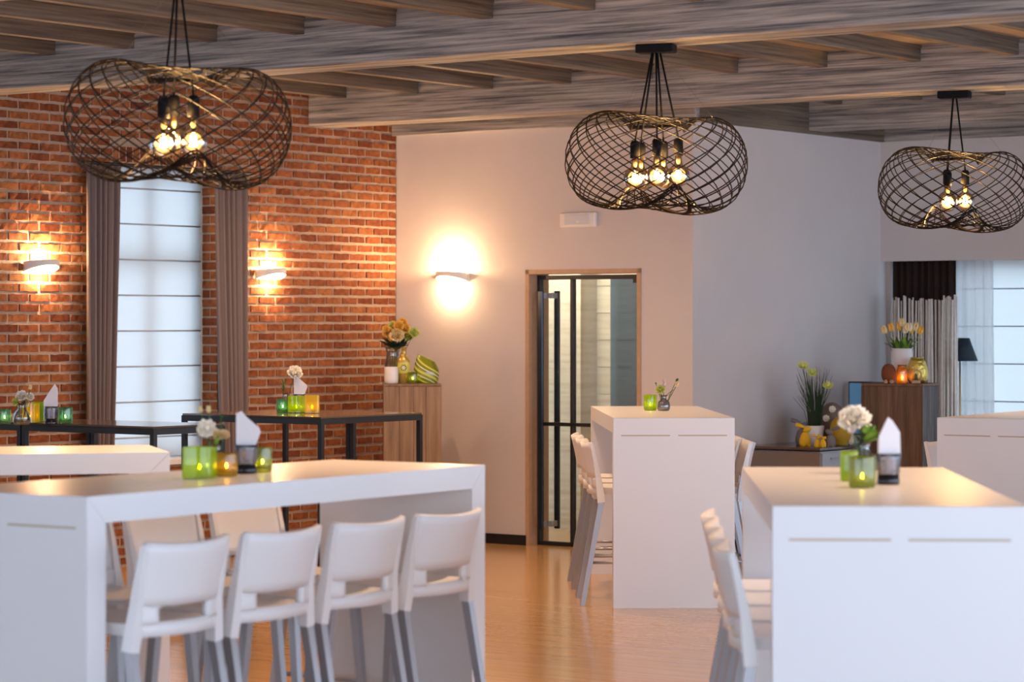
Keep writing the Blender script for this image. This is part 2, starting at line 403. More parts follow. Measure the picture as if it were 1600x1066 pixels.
ro = room(rest, 'brickwork', M['brick'], wb); ro['kind'] = 'stuff'
rv = MB()
for r in range(int((WZ1-WZ0)/BH)):
    z = WZ0+(r+.5)*BH
    for c in range(2 if r % 2 else 1):
        L0 = (.005, .145) if r % 2 == 0 else (.005+.075*c, .075+.075*c-.008)
        for s, V in ((1, WV1), (-1, WV0)): rv.box(-L0[1], -L0[0], V-.006*s, V+.02*s, z-.026, z+.026)
rv = room(rv, 'reveal_brickwork', M['brick'], wb); rv['kind'] = 'stuff'

# the window behind its blind
def window(v0, v1, idx, first):
    wn = thing('window_%d' % idx, 'tall white framed window in the brick wall' if first else 'unseen tall window added for daylight further along the brick wall, number %d from the corner' % idx, 'window', CO, RZ); wn['kind'] = 'structure'
    f = MB()
    for a, b in ((v0, v0+.07), (v1-.07, v1), ((v0+v1)/2-.03, (v0+v1)/2+.03)): f.box(-.30, -.24, a, b, WZ0, WZ1)
    for z in (WZ0, WZ1-.07, 2.05): f.box(-.299, -.241, v0, v1, z, z+.07)
    f.build('window_frame', M['pvc'], wn)
    MB().box(-.275, -.265, v0+.02, v1-.02, WZ0+.02, WZ1-.02).build('pane', M['pane'], wn)
    MB().box(-.34, .03, v0+.005, v1-.005, WZ0-.03, WZ0+.004).build('window_sill', M['pvc'], wn)
    if not first: return
    bl = thing('roman_blind', 'white translucent roman blind in the tall brick wall window', 'blind', CO, RZ)
    n = 9; top = WZ1-.01; bot = WZ0+.02; h = .2455
    seams = [2.575-h*k for k in range(8)]
    zs = [top]+seams+[bot]
    for i in range(len(zs)-1):
        za, zb = zs[i], zs[i+1]
        g = MB().grid(lambda s, t: (-.16+.008*math.sin(math.pi*t)+.002*math.sin(9*s+i), v0+.012+(v1-v0-.03)*s, za+(zb-za)*t), 6, 4)
        g.build('fabric_panel', M['blind'], bl)
        if i: MB().tube([(-.152, v0+.012, za), (-.152, v1-.018, za)], .0065, 6).build('rod', M['rod'], bl)
window(WV0, WV1, 1, True)
for i, (a, b) in enumerate(more): window(a, b, 2+i, False)
# curtains
def curtain(name, label, pts_top, pts_bot, z0, z1, m, folds, amp, depth=.11, group=None):
    """pleated cloth between two (u, v) end points at the top and two at the bottom"""
    (a0, b0), (a1, b1) = pts_top; (c0, d0), (c1, d1) = pts_bot
    def fn(s, t):
        q = t**1.3
        u0 = a0+(c0-a0)*q; v0 = b0+(d0-b0)*q; u1 = a1+(c1-a1)*q; v1 = b1+(d1-b1)*q
        ph = 2*math.pi*folds*s
        du, dv = (u1-u0), (v1-v0); L = math.hypot(du, dv) or 1
        k = amp*(math.sin(ph)+.35*math.sin(2.3*ph+1))*(.75+.4*t)
        return (u0+du*s-dv/L*k*-1, v0+dv*s+du/L*k*-1, z1+(z0-z1)*t)
    o = MB().grid(fn, folds*10, 12).build(name, m, None, CO, RZ, solid=.004)
    return tag(o, label, 'curtain', group)
ct = 2.70
curtain('curtain', 'taupe floor length curtain on the left of the tall window', ((.10, v_at(134, .1)), (.10, v_at(189, .1))), ((.10, v_at(137, .1)), (.10, v_at(171, .1))), .02, ct, M['curtain'], 6, .028, group='taupe curtains')
curtain('curtain', 'taupe floor length curtain on the right of the tall window', ((.10, v_at(334, .1)), (.10, v_at(388, .1))), ((.10, v_at(350, .1)), (.10, v_at(387, .1))), .02, ct, M['curtain'], 6, .028, group='taupe curtains')
cr_ = thing('curtain_rail', 'thin dark curtain rail above the tall window', 'rail', CO, RZ)
MB().tube([(.10, v_at(128, .1), ct+.012), (.10, v_at(392, .1), ct+.012)], .012, 8).build('rail', M['black'], cr_)
for px_ in (160, 362): MB().box(0, .10, v_at(px_, .1)-.012, v_at(px_, .1)+.012, ct+.004, ct+.022).build('bracket', M['black'], cr_)

# door wall with opening
D0, D1, DZ = u_at(827, 0), u_at(997, 0), 2.012
db = MB(); db.box(0, D0, 0, .25, 0, CEIL); db.box(D1, U1, 0, .25, 0, CEIL); db.box(D0, D1, 0, .25, DZ, CEIL)
struct(room(db, 'wall_back', M['plaster']), 'pale plaster wall with the glass door', 'wall')
rw = MB(); rw.box(U1-.25, U1, .25, V2+.25, 0, CEIL)
struct(room(rw, 'wall_return', M['plaster']), 'pale plaster return wall lit by the right window', 'wall')
WU0, WU1, HZ, SZ = u_at(1388, V2)+.02, 7.2, 2.135, .45
ww = MB(); ww.box(U1-.25, WU0, V2, V2+.25, 0, CEIL); ww.box(WU0, WU1, V2, V2+.25, 0, SZ); ww.box(WU1, UE, V2, V2+.25, 0, CEIL); ww.box(WU0, WU1, V2-.10, V2+.25, HZ, CEIL); ww.box(U1, WU0, V2-.10, V2, HZ, CEIL)
struct(room(ww, 'wall_right', M['plaster']), 'plaster wall with boxed header over the wide window', 'wall')
rr = MB(); pu = -.3  # unseen rear wall, added to cut the sky light from behind
for c_ in (2.0, 5.0, 8.0, 11.0):
    rr.box(pu, c_-1.2, VE-.25, VE, 0, CEIL); rr.box(c_-1.2, c_+1.2, VE-.25, VE, 0, .4); rr.box(c_-1.2, c_+1.2, VE-.25, VE, 2.9, CEIL); pu = c_+1.2
rr.box(pu, UE, VE-.25, VE, 0, CEIL)
struct(room(rr, 'wall_added_rear', M['plaster']), 'unseen plaster wall with openings, added behind the viewer to limit daylight', 'wall')
# timber trims under the ceiling
struct(room(MB().box(-.0, U1+.06, -.06, 0, 3.08, CEIL, bev=.004), 'trim_1', M['beam']), 'grey timber trim above the door wall', 'trim')
struct(room(MB().box(U1, U1+.06, .0, V2-.10, 3.08, CEIL, bev=.004), 'trim_2', M['joist']), 'grey timber trim above the return wall', 'trim')
struct(room(MB().box(U1+.06, UE, V2-.16, V2-.10, 3.08, CEIL, bev=.004), 'trim_3', M['beam']), 'grey timber trim above the window wall', 'trim')
bbm = MB().box(0, D0-.02, -.015, 0, 0, .075); bbm.box(D1+.02, U1+.015, -.015, 0, 0, .075)
struct(room(bbm, 'baseboard_back', M['black']), 'black skirting along the door wall', 'skirting')
struct(room(MB().box(U1, U1+.015, -.015, V2, 0, .075), 'baseboard_return', M['black']), 'black skirting along the return wall', 'skirting')
cs = MB(); cs.box(D0-.028, D0+.004, -.012, .24, 0, DZ+.028); cs.box(D1-.004, D1+.028, -.012, .24, 0, DZ+.028); cs.box(D0-.028, D1+.028, -.012, .24, DZ-.004, DZ+.028)
struct(room(cs, 'trim_4', M['tan']), 'thin oak lining around the door opening', 'trim')
# the glass door
dr = thing('door_1', 'black steel framed glass door with tall bar handles', 'door', CO, RZ); dr['kind'] = 'structure'
VD = .095
du = lambda p: u_at(p, VD)
x0, x1, xm, xt = du(840), D1-.005, du(893.5), du(952)
t = .026
def bar(n, a, b, z0, z1, m='black', v=VD, th=.04): return MB().box(a, b, v-.005, v+th, z0, z1, bev=.002).build(n, M[m], dr)
bar('stile', x0, x0+t, .0, DZ-.03); bar('stile', xm-t/2, xm+t/2, .0, DZ-.03); bar('stile', x1-.012, x1, .0, DZ-.03)
bar('rail', x0, x1, DZ-.045, DZ-.012); bar('rail', x0, x1, 0.0, .03); bar('rail', x0, x1, .885, .912)
bar('closer_box', x1-.10, x1-.012, DZ-.075, DZ-.03, th=.06)
for a, b, m in ((x0+t, xm-t/2, 'doorglass'), (xm+t/2, xt, 'doorglass'), (xt, x1-.012, 'tint')):
    for z0, z1 in ((.03, .885), (.912, DZ-.045)): MB().box(a, b, VD+.012, VD+.022, z0, z1).build('pane', M[m], dr)
for k, vv in ((0, VD-.07), (1, VD+.09)):
    ha, hb = du(853.5)-.022, du(853.5)+.022
    if k: ha += .035; hb += .035
    h = MB().box(ha, hb, vv-.012, vv+.012, .12, 1.885, bev=.004).build('handle', M['steelbar'], dr)
    for z in (.16, 1.85): MB().box(ha+.008, hb-.008, min(vv, VD), max(vv, VD+.02), z-.02, z+.02).build('standoff', M['alu'], h)
# hallway behind the door
hw = MB(); hw.box(-1.2, U1-.25, 1.62, 1.8, 0, 2.6); hw.box(-1.2, -1.0, .25, 1.8, 0, 2.6)
hall = struct(room(hw, 'wall_hallway', M['mortar']), 'travertine clad hallway wall seen through the door', 'wall')
for k in range(12):
    z = .002+k*.2155
    room(MB().box(u_at(903, 1.55), U1-.25, 1.59, 1.62, z, z+.2115, bev=.002), 'panel', M['traver'], hall)
room(MB().box(-1.0, u_at(906, 1.35), 1.36, 1.62, 0, 2.6), 'pier', M['traver'], hall)
struct(room(MB().box(-1.2, U1-.25, .25, 1.8, 2.5, 2.6), 'ceiling_hallway', M['plaster']), 'hallway ceiling behind the door', 'ceiling')
la = bpy.data.lights.new('hallway_fill_light', 'AREA'); la.shape = 'RECTANGLE'; la.size = .3; la.size_y = 1.2; la.energy = 19; la.color = (1, .92, .78)  # unseen area light added to brighten the hallway behind the door
lo = bpy.data.objects.new('hallway_fill_light', la); col.objects.link(lo); lo.location = R(.75, .75, 2.48); lo.rotation_euler = (0, 0, RZ)

# the wide window at right: frame, blind, sheer curtain, dark curtain
wn = thing('window_6', 'wide bright window behind sheer curtain at right', 'window', CO, RZ); wn['kind'] = 'structure'
f = MB()
for a in (WU0, WU0+1.5, WU0+3.0, WU1-.07): f.box(a, a+.07, V2+.12, V2+.2, SZ, HZ)
for z in (SZ, HZ-.07): f.box(WU0, WU1, V2+.121, V2+.199, z, z+.07)
f.build('window_frame', M['pvc'], wn)
MB().box(WU0, WU1, V2+.155, V2+.165, SZ+.02, HZ-.02).build('pane', M['pane'], wn)
bl = thing('roman_blind', 'white roman blind across the wide right window', 'blind', CO, RZ)
zs = [HZ]+[1.913-.292*k for k in range(5)]+[SZ+.03]
for i in range(len(zs)-1):
    za, zb = zs[i], zs[i+1]
    MB().grid(lambda s, t: (WU0+.02+(WU1-WU0-.04)*s, V2+.05-.008*math.sin(math.pi*t), za+(zb-za)*t), 10, 4).build('fabric_panel', M['blind'], bl)
    if i: MB().tube([(WU0+.02, V2+.045, za), (WU1-.02, V2+.045, za)], .006, 6).build('rod', M['rod'], bl)
curtain('sheer_curtain', 'white sheer curtain hanging at the right window', ((u_at(1492, V2-.03), V2-.03), (u_at(1552, V2-.03), V2-.03)), ((u_at(1492, V2-.03), V2-.03), (u_at(1556, V2-.03), V2-.03)), .04, HZ, M['sheer'], 4, .018)
curtain('curtain', 'dark brown curtain bunched beside the right window', ((u_at(1394, V2-.09), V2-.07), (u_at(1493, V2-.09), V2-.09)), ((u_at(1394, V2-.09), V2-.07), (u_at(1492, V2-.09), V2-.09)), .03, HZ, M['darkcurtain'], 9, .022)
# screen of pale sticks standing in front of the dark curtain
ss = thing('stick_screen', 'screen of upright pale sticks before the dark curtain', 'screen', R(0, 0, 0))
MB().box(u_at(1393, 2.62), u_at(1500, 2.62), 2.56, 2.68, 0, .05).build('base', M['plank'], ss)
ss.location = CO; ss.rotation_euler.z = RZ
rnd = random.Random(11)
for k in range(38):
    p = 1395+(k+rnd.uniform(-.3, .3))*2.72
    if rnd.random() < .07: continue
    v = rnd.uniform(2.57, 2.67); u = u_at(p, v); lean = rnd.uniform(-.018, .018); h = 1.84+rnd.uniform(-.02, .03)
    r = rnd.choice((.006, .007, .009, .011))
    MB().tube([(u-lean, v, .04), (u, v, h*.5), (u+lean*.4, v, h)], [r*1.1, r, r*.8], 6).build('stick', M['stick'], ss)

# ------------------------------------------------------------------ wall lamps
def sconce(label, loc, rz, power):
    s = thing('wall_sconce', label, 'wall lamp', loc, rz, 'plaster wall lamps')
    W, D, H = .135, .12, .066
    def band(k, t):          # half ellipse in plan; the lower rim climbs towards the tip so that the glass shows
        th = math.pi*k; y = math.sin(th); sw = 1+.22*(1-k)
        lo_, hi_ = -H/2+.040*y*sw, H/2+.012*y*sw
        return (W*math.cos(th), D*y*sw, lo_+(hi_-lo_)*t)
    o = MB().grid(band, 24, 3).build('shell', M['sconce'], s, solid=.007)
    MB().box(-.05, .05, 0, .012, -.03, .03).build('wall_plate', M['sconce'], s)
    def glass_(a, b):
        x, y, z = band(a, .06); return (x*.95*b, .004+y*.95*b, -H/2+(z+H/2)*b)
    MB().grid(glass_, 24, 3).build('diffuser', M['glow'], s)
    MB().tube([(-.04, .05, .012), (.04, .05, .012)], .008, 8).build('lamp_tube', M['glow'], s)
    for dz, e, q in ((.05, power, .03), (-.075, power*.30, .02)):
        L_ = bpy.data.lights.new('sconce_light', 'POINT'); L_.energy = e; L_.color = (1.0, .62, .32); L_.shadow_soft_size = q
        lo = bpy.data.objects.new('sconce_light', L_); col.objects.link(lo); lo.parent = s; lo.location = (0, .055, dz)
ob = -ANG-math.pi/2; od = math.pi-ANG
sconce('white wall lamp on the bricks left of the window', R(0.002, v_at(60, 0), 2.016), ob, 15)
sconce('white wall lamp on the bricks right of the window', R(0.002, v_at(418, 0), 1.995), ob, 15)
sconce('white wall lamp glowing on the plaster wall', R(u_at(710, 0), -.002, 1.99), od, 17)
# emergency light box
sg = thing('emergency_light', 'white emergency light box above the glass door', 'sign', R(u_at(906, 0), -.001, 2.40), od)
MB().box(-.155, .155, 0, .035, -.052, .052, bev=.006).build('housing', M['signw'], sg)
MB().box(-.11, .11, .03, .042, -.035, .038, bev=.003).build('panel', M['signp'], sg)
MB().box(-.02, .0, .04, .045, -.022, -.008).build('indicator', M['signw'], sg)

# ------------------------------------------------------------------ pendant lamps
def pendant(label, x, y, rot, nb, tilt, ztop=BB):
    t = thing('pendant_lamp', label, 'pendant lamp', (x, y, ztop), rot, 'woven wire pendant lamps')
    MB().box(-.10, .10, -.05, .05, -.045, 0, bev=.006).build('canopy', M['blackplastic'], t)
    zc = -.615      # centre of the wire shell below the beam
    Rm, rx, rz_ = .290, .185, .238
    th0 = math.radians(128)
    def rim(ph, top): return th0+math.radians(17)*math.sin(2*ph+(.9 if top else 2.2))
    def shell(ph, f):                    # f runs -1 (lower rim) .. 1 (upper rim)
        th = rim(ph, f > 0)*f; e = abs(f)
        z = rz_*math.sin(th)+.030*e**2*math.sin(2*ph+(.5 if f > 0 else 2.6))
        rr = Rm+rx*math.cos(th)
        return Vector((rr*math.cos(ph), rr*math.sin(ph), zc+z))
    Rt = Matrix.Translation((0, 0, zc)) @ Matrix.Rotation(tilt, 4, 'Y') @ Matrix.Translation((0, 0, -zc))
    mb = MB(); nw = 21; seg = 30
    for d in (1, -1):
        for k in range(nw):
            ph0 = 2*math.pi*k/nw
            mb.tube([shell(ph0+d*1.75*(-1+2*i/seg), -1+2*i/seg) for i in range(seg+1)], .0034, 4, Rt, cap=False)
    for sgn in (1, -1):
        for off in (0, .025, .05):
            mb.tube([shell(2*math.pi*i/72, sgn*(1-off)) for i in range(73)], .0042, 4, Rt, cap=False)
    mb.build('wire_shade', M['wire'], t)
    for a in (.5, 2.4, 4.4):
        p = Rt @ shell(a, .62); MB().tube([(.03*math.cos(a), .03*math.sin(a), -.045), tuple(p)], .0009, 4).build('suspension_wire', M['clear'], t)
    pos = {3: ((-.052, -.065), (.066, -.01), (-.03, .10)), 5: ((-.112, -.05), (.0, -.085), (.118, .03), (-.075, .085), (.045, .12))}[nb]
    c, s_ = math.cos(-rot), math.sin(-rot)
    for k, (ax, ay) in enumerate(pos):
        bx, by = ax*c-ay*s_, ax*s_+ay*c      # spread given along the world axes
        zb = -.700+(.010*(k % 3))
        top = zb+.19
        MB().tube([(bx*.18, by*.18, -.04), (bx*.55, by*.55, top*.5), (bx, by, top)], .0055, 6).build('cord', M['blackplastic'], t)
        MB().lathe([(0, top+.006), (.016, top+.005), (.025, top-.006), (.026, top-.085), (.0, top-.086)], 14, T(bx, by, 0)).build('socket', M['blackplastic'], t)
        prof = [(.017, zb+.108), (.0185, zb+.078)]+[(.060*math.sin(math.radians(a)), zb+.060*math.cos(math.radians(a))) for a in range(22, 181, 11)]
        bo = MB().lathe(prof, 20, T(bx, by, 0)).build('bulb', M['bulb'], t)
        MB().lathe([(.0, zb+.106), (.016, zb+.104), (.016, zb+.074), (.007, zb+.058), (.005, zb+.034), (0, zb+.034)], 10, T(bx, by, 0)).build('cap', M['brass'], bo)
        fl_ = MB()
        for q in range(6):
            a = q*math.pi/3
            fl_.tube([(.010*math.cos(a), .010*math.sin(a), zb+.026), (.014*math.cos(a+.5), .014*math.sin(a+.5), zb-.018)], .0028, 5, T(bx, by, 0))
        fl_.build('filament', M['fil'], bo)
        L_ = bpy.data.lights.new('bulb_light', 'POINT'); L_.energy = (14 if nb == 3 else 9); L_.color = WARM; L_.shadow_soft_size = .011
        lo = bpy.data.objects.new('bulb_light', L_); col.objects.link(lo); lo.parent = t; lo.location = (bx, by, zb+.002)
    return t
pendant('woven black wire pendant lamp in front of the brick wall', -1.40, 11.16, -.63+.2, 3, math.radians(4))
pendant('woven black wire pendant lamp with five bulbs above the door', .75, 13.86, -.63+.3, 5, math.radians(3))
pendant('woven black wire pendant lamp at the right edge', 2.77, 16.67, -.63+.25, 3, math.radians(3))

# unseen spots added behind the beams for warm light on tabletops, floor and wall
for bi, (v, us, cone, pw) in enumerate(((-2.35, (1.6, 2.7), 146, 0.95), (-3.9, (1.9, 3.4), 112, .6), (-7.36, (4.1, 6.6, 9.1), 108, 1.1))):
    for ui, u in enumerate(us):
        t = thing('added_spot', 'unseen ceiling spot added behind the beams for warm downward light', 'added light', R(u, v, CEIL-.001), 0, 'added ceiling spots')
        MB().lathe([(.030, -.012), (.045, -.010), (.048, 0), (.028, 0), (.030, -.012)], 16).build('ring', M['alu'], t)
        L_ = bpy.data.lights.new('spot_light', 'SPOT'); L_.energy = SPOT*pw; L_.color = (1.0, .64, .38); L_.spot_size = math.radians(cone); L_.spot_blend = 1; L_.shadow_soft_size = .05
        lo = bpy.data.objects.new('spot_light', L_); col.objects.link(lo); lo.parent = t; lo.location = (0, 0, -.03)

# ------------------------------------------------------------------ white bar tables
def bar_table(label, o, a, L, W, ends=(True, True)):
    """o = near left corner of the top; a = heading of the long side; long side L, short side W"""
    t = thing('bar_table', label, 'table', (o[0], o[1], 0), -a, 'white bar tables')
    P = .088; H = 1.10; g = .0015
    # mitred tabletop: trapezoid section along the length
    vs = [(0, 0, H), (0, L, H), (0, L-P, H-P), (0, P, H-P)]; vs = [(x, y, z) for x in (0, W) for (_, y, z) in vs]
    MB().add(vs, [(0, 1, 2, 3), (7, 6, 5, 4), (0, 4, 5, 1), (1, 5, 6, 2), (2, 6, 7, 3), (3, 7, 4, 0)]).build('tabletop', M['white'], t)
    for end in (0, 1):
        y0 = 0 if end == 0 else L; yi = P if end == 0 else L-P
        vs = [(x, *q) for x in (0, W) for q in ((y0, 0), (yi, 0), (yi, H-P-g), (y0, H-g))]
        p = MB().add(vs, [(0, 1, 2, 3), (7, 6, 5, 4), (0, 4, 5, 1), (1, 5, 6, 2), (2, 6, 7, 3), (3, 7, 4, 0)]).build('end_panel', M['white'], t)
        for c in (.265, .735):
            yy = (-.0015, .004) if end == 0 else (L-.004, L+.0015)
            MB().box(W*c-.145*W/.72, W*c+.145*W/.72, yy[0], yy[1], H-.105, H-.098).build('slot', M['slot'], p)
    return t
TL = dict(o=(-1.967, 8.862), a=.582, L=2.264, W=.739)
TC = dict(o=(.586, 15.384), a=-.031, L=2.168, W=.703)
TR = dict(o=(.787, 8.038), a=.044, L=2.164, W=.763)
TF = dict(o=(2.47, 15.47), a=.55, L=2.15, W=.70)
TB = dict(o=(-3.77, 11.47), a=1.308, L=2.2, W=.72)
bar_table('long white bar table with four stools at front left', **TL)
bar_table('white bar table in the middle in front of the door', **TC)
bar_table('white bar table nearest at the right with candle and napkin', **TR)
bar_table('white bar table at the far right by the window', **TF)
bar_table('white bar table behind the front left table', **TB)

# ------------------------------------------------------------------ bar stools
def make_stool():
    t = thing('bar_stool', 'white plastic bar stool', 'stool', (0, 0, 0), 0, 'white bar stools')
    # local: x across, back rest at y = -.2, sitter faces +y
    w2 = .205
    def arc(s): return -.2-.045*(1-s*s)+.02
    def back_y(s, z): return arc(s)-.055*(max(0, z-.64)/.31)**1.5
    def panel(i, j):
        s = -1+2*i; z = .742+(.952-.012*(1-s*s)-.742)*j
        return (s*(w2-.012*(1-j)), back_y(s, z), z)
    b = MB().grid(panel, 16, 6).build('backrest', M['stool'], t, solid=.018)
    r = MB().grid(lambda i, j: ((-1+2*i)*(w2-.01), back_y(-1+2*i, .66)+.004, .643+.046*j), 16, 2).build('back_rail', M['stool'], t, solid=.03)
    for sx in (-1, 1):
        q = MB()
        pts = [(sx*(w2+.004), back_y(1, .6)+.005, .598), (sx*(w2-.004), back_y(1, .66), .66), (sx*(w2-.008), back_y(1, .75), .75), (sx*(w2-.003), back_y(1, .85), .85), (sx*(w2-.002), back_y(1, .94), .945)]
        q.tube(pts, [.021, .021, .016, .012, .009], 4, sq=True)
        q.build('back_post', M['stool'], t)
        MB().grid(lambda i, j: (sx*(.122+.078*i), back_y((.122+.078*i)/w2, .70)+.002, .682+.066*j), 5, 3).build('shoulder', M['stool'], t, solid=.026)
        MB().tube([(sx*(w2-.012), .165, .598), (sx*(w2-.014), .165, .672)], .021, 4, sq=True).build('front_post', M['stool'], t)
        for yy, fy in ((back_y(1, .6)+.005, -.285), (.165, .215)):
            MB().tube([(sx*(w2+.012 if yy < 0 else w2+.006), fy, .0), (sx*(w2+.004 if yy < 0 else w2-.012), yy, .602)], [.0135, .0165], 4, sq=True).build('leg', M['alu'], t)
    def seat(i, j):
        q = 2*math.pi*i; c, s = math.cos(q), math.sin(q); e = .45
        x = abs(c)**e*(1 if c > 0 else -1); y = abs(s)**e*(1 if s > 0 else -1)
        rr = j
        return (x*.205*rr, -.012+y*.195*rr, .676+.010*rr**4-.008*(1-rr))
    st = MB().grid(seat, 32, 6, closed_u=True)
    def skirt(i, j):
        x, y, z = seat(i, 1); return (x*(1-.02*j), y*(1-.02*j), z-.038*j)
    st.grid(skirt, 32, 2, closed_u=True); st.build('seat', M['stool'], t)
    zf = .23; k = zf/.6
    fx = lambda sx, rear: sx*((w2+.012)*(1-k)+(w2+.004)*k if rear else (w2+.006)*(1-k)+(w2-.012)*k)
    fy_ = lambda rear: (-.285*(1-k)+back_y(1, .6)*k) if rear else (.215*(1-k)+.165*k)
    MB().tube([(fx(-1, False), fy_(False), zf), (fx(1, False), fy_(False), zf)], .010, 6).build('footrest', M['alu'], t)
    for sx in (-1, 1): MB().tube([(fx(sx, False), fy_(False), zf+.02), (fx(sx, True), fy_(True), zf+.02)], .009, 6).build('side_rung', M['alu'], t)
    return t
stool0 = make_stool(); used = [False]
def stool(tb, side, tpos, out, label):
    """side +1: along the right-hand long side of the table, -1: along the left-hand one; out = how far the back stands off the edge"""
    o = stool0 if not used[0] else dup(stool0)
    used[0] = True
    a = tb['a']; l = Vector((math.sin(a), math.cos(a))); wv = Vector((math.cos(a), -math.sin(a)))
    off = (tb['W']+out-.225) if side > 0 else (-out+.225)
    p = Vector(tb['o'])+l*tpos+wv*off
    face = -wv if side > 0 else wv
    o.location = (p.x, p.y, 0); o.rotation_euler.z = math.atan2(face.y, face.x)-math.pi/2
    o['label'] = label; o['group'] = 'white bar stools'
order = ('first', 'second', 'third', 'fourth')
for k in range(4):
    stool(TL, 1, .33+.498*k, .124, 'white plastic bar stool, %s from the left along the front of the long table' % order[k])
for k in range(4):
    stool(TL, -1, .36+.498*k, .124, 'white bar stool on the far side of the long front table, %s from the left' % order[k])
for k in range(3):
    stool(TC, -1, .37+.52*k, .11, 'white bar stool left of the middle table, %s from the camera' % order[k])
for k in range(3):
    stool(TC, 1, .42+.55*k, .11, 'white bar stool right of the middle table, %s from the camera' % order[k])
for k in range(4):
    stool(TR, -1, .335+.485*k, .11, 'white bar stool left of the nearest right table, %s from the camera' % order[k])
stool(TF, -1, .34, .12, 'white bar stool beside the far right table')

# ------------------------------------------------------------------ black high tables by the bricks
def high_table(label, u0, v0, lu, lv):
    t = thing('high_table', label, 'table', R(u0, v0, 0), RZ, 'black framed high tables')
    H = 1.10; b = .028
    MB().box(.004, lu-.004, .004, lv-.004, H-.012, H, bev=.002).build('tabletop', M['darktop'], t)
    for x in (0, lu-b):
        for y in (0, lv-b): MB().box(x, x+b, y, y+b, 0, H-.012).build('leg', M['black'], t)
    for x in (0, lu-b): MB().box(x, x+b, b, lv-b, H-.045, H-.0125).build('apron', M['black'], t); MB().box(x, x+b, b, lv-b, .06, .09).build('rung', M['black'], t)
    for y in (0, lv-b): MB().box(b, lu-b, y, y+b, H-.045, H-.0125).build('apron', M['black'], t)
    return t
# pair B: near corner at pixel 502, left corner 272
pc = onz(502, 652, 1.10); rel = pc-CO
uB = rel.x*CA-rel.y*SA; vB = rel.x*SA+rel.y*CA
high_table('black framed high table at the left of the pair with green candle glasses', uB-1.11, vB, .55, .96)
high_table('black framed high table nearer the oak plinth', uB-.555, vB, .555, .96)
pc = onz(240, 667, 1.10); rel = pc-CO
uA = rel.x*CA-rel.y*SA; vA = rel.x*SA+rel.y*CA
high_table('black framed high table with napkin and candles at the far left', uA-1.0, vA, 1.0, .56)
high_table('black framed high table cut by the left edge of the picture', uA-2.01, vA, 1.0, .56)

# ------------------------------------------------------------------ plinths and cabinet
def plinth(label, c, rz, w_, d_, h, mats, name='plinth'):
    t = thing(name, label, 'plinth', (c.x, c.y, 0), rz)
    MB().box(-w_/2+.012, w_/2-.012, -d_/2+.012, d_/2-.012, 0, h-.012).build('core', M['black'], t)
    MB().box(-w_/2, w_/2, -d_/2, d_/2, h-.02, h, bev=.003).build('top', mats[0], t)
    nf = 4
    for face in range(4):
        ln = w_ if face % 2 == 0 else d_; dd = d_ if face % 2 == 0 else w_
        xs = [0, .27, .52, .73, 1]
        for k in range(nf):
            a = -ln/2+ln*xs[k]+.001; b = -ln/2+ln*xs[k+1]-.001
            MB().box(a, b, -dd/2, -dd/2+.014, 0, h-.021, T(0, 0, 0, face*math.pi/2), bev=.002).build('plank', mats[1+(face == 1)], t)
    return t
pl1 = R(.80, -.83); P1H = 1.206
pz = onz(642, 600, P1H)
plinth('oak plank plinth in the corner holding a bouquet', Vector((pz.x, pz.y+.2, 0)), .06, .42, .40, P1H, (M['plank2'], M['plank2'], M['plank2']))
pz2 = onz(1443, 600, 1.20)
P2 = Vector((pz2.x-.13, pz2.y+.29, 0)); P2H = 1.20
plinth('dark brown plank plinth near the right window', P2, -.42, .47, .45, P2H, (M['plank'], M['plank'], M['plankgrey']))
cb = thing('cabinet', 'low grey cabinet with smoked top against the return wall', 'cabinet', CO, RZ)
CU0, CU1, CV0, CV1, CZ = U1+.02, u_at(1281, .66), .66, 1.40, .755
MB().box(CU0, CU1-.01, CV0+.02, CV1, .06, CZ-.03).build('body', M['cab'], cb)
MB().box(CU0, CU1, CV0, CV0+.02, .06, CZ-.035, bev=.002).build('front_panel', M['cabfront'], cb)
MB().box(CU0-.005, CU1+.01, CV0-.01, CV1, CZ-.02, CZ, bev=.002).build('top', M['darktop'], cb)
for k in range(2):
    va = CV0+.03+k*.355
    d = MB().box(CU1-.012, CU1+.006, va, va+.347, .07, CZ-.04, bev=.002).build('door', M['cab'], cb)
    MB().box(CU1+.004, CU1+.018, va+.11, va+.23, CZ-.09, CZ-.075).build('handle', M['alu'], d)
MB().box(CU0+.03, CU1-.03, CV0+.04, CV1-.04, 0, .06).build('foot_plinth', M['black'], cb)
# screen behind the plinth
mon = thing('monitor', 'black framed screen glowing blue behind the dark plinth', 'screen', R(2.935, 2.2, 0), RZ)
MB().box(-.205, .205, -.02, .02, .78, 1.195, bev=.004).build('frame', M['black'], mon)
MB().box(-.193, .193, -.024, -.018, .792, 1.183).build('display', M['screen'], mon)
MB().tube([(0, .03, .01), (0, .03, .95)], .018, 10).build('pole', M['black'], mon); MB().box(-.18, .18, -.14, .16, 0, .014, bev=.003).build('foot', M['black'], mon)

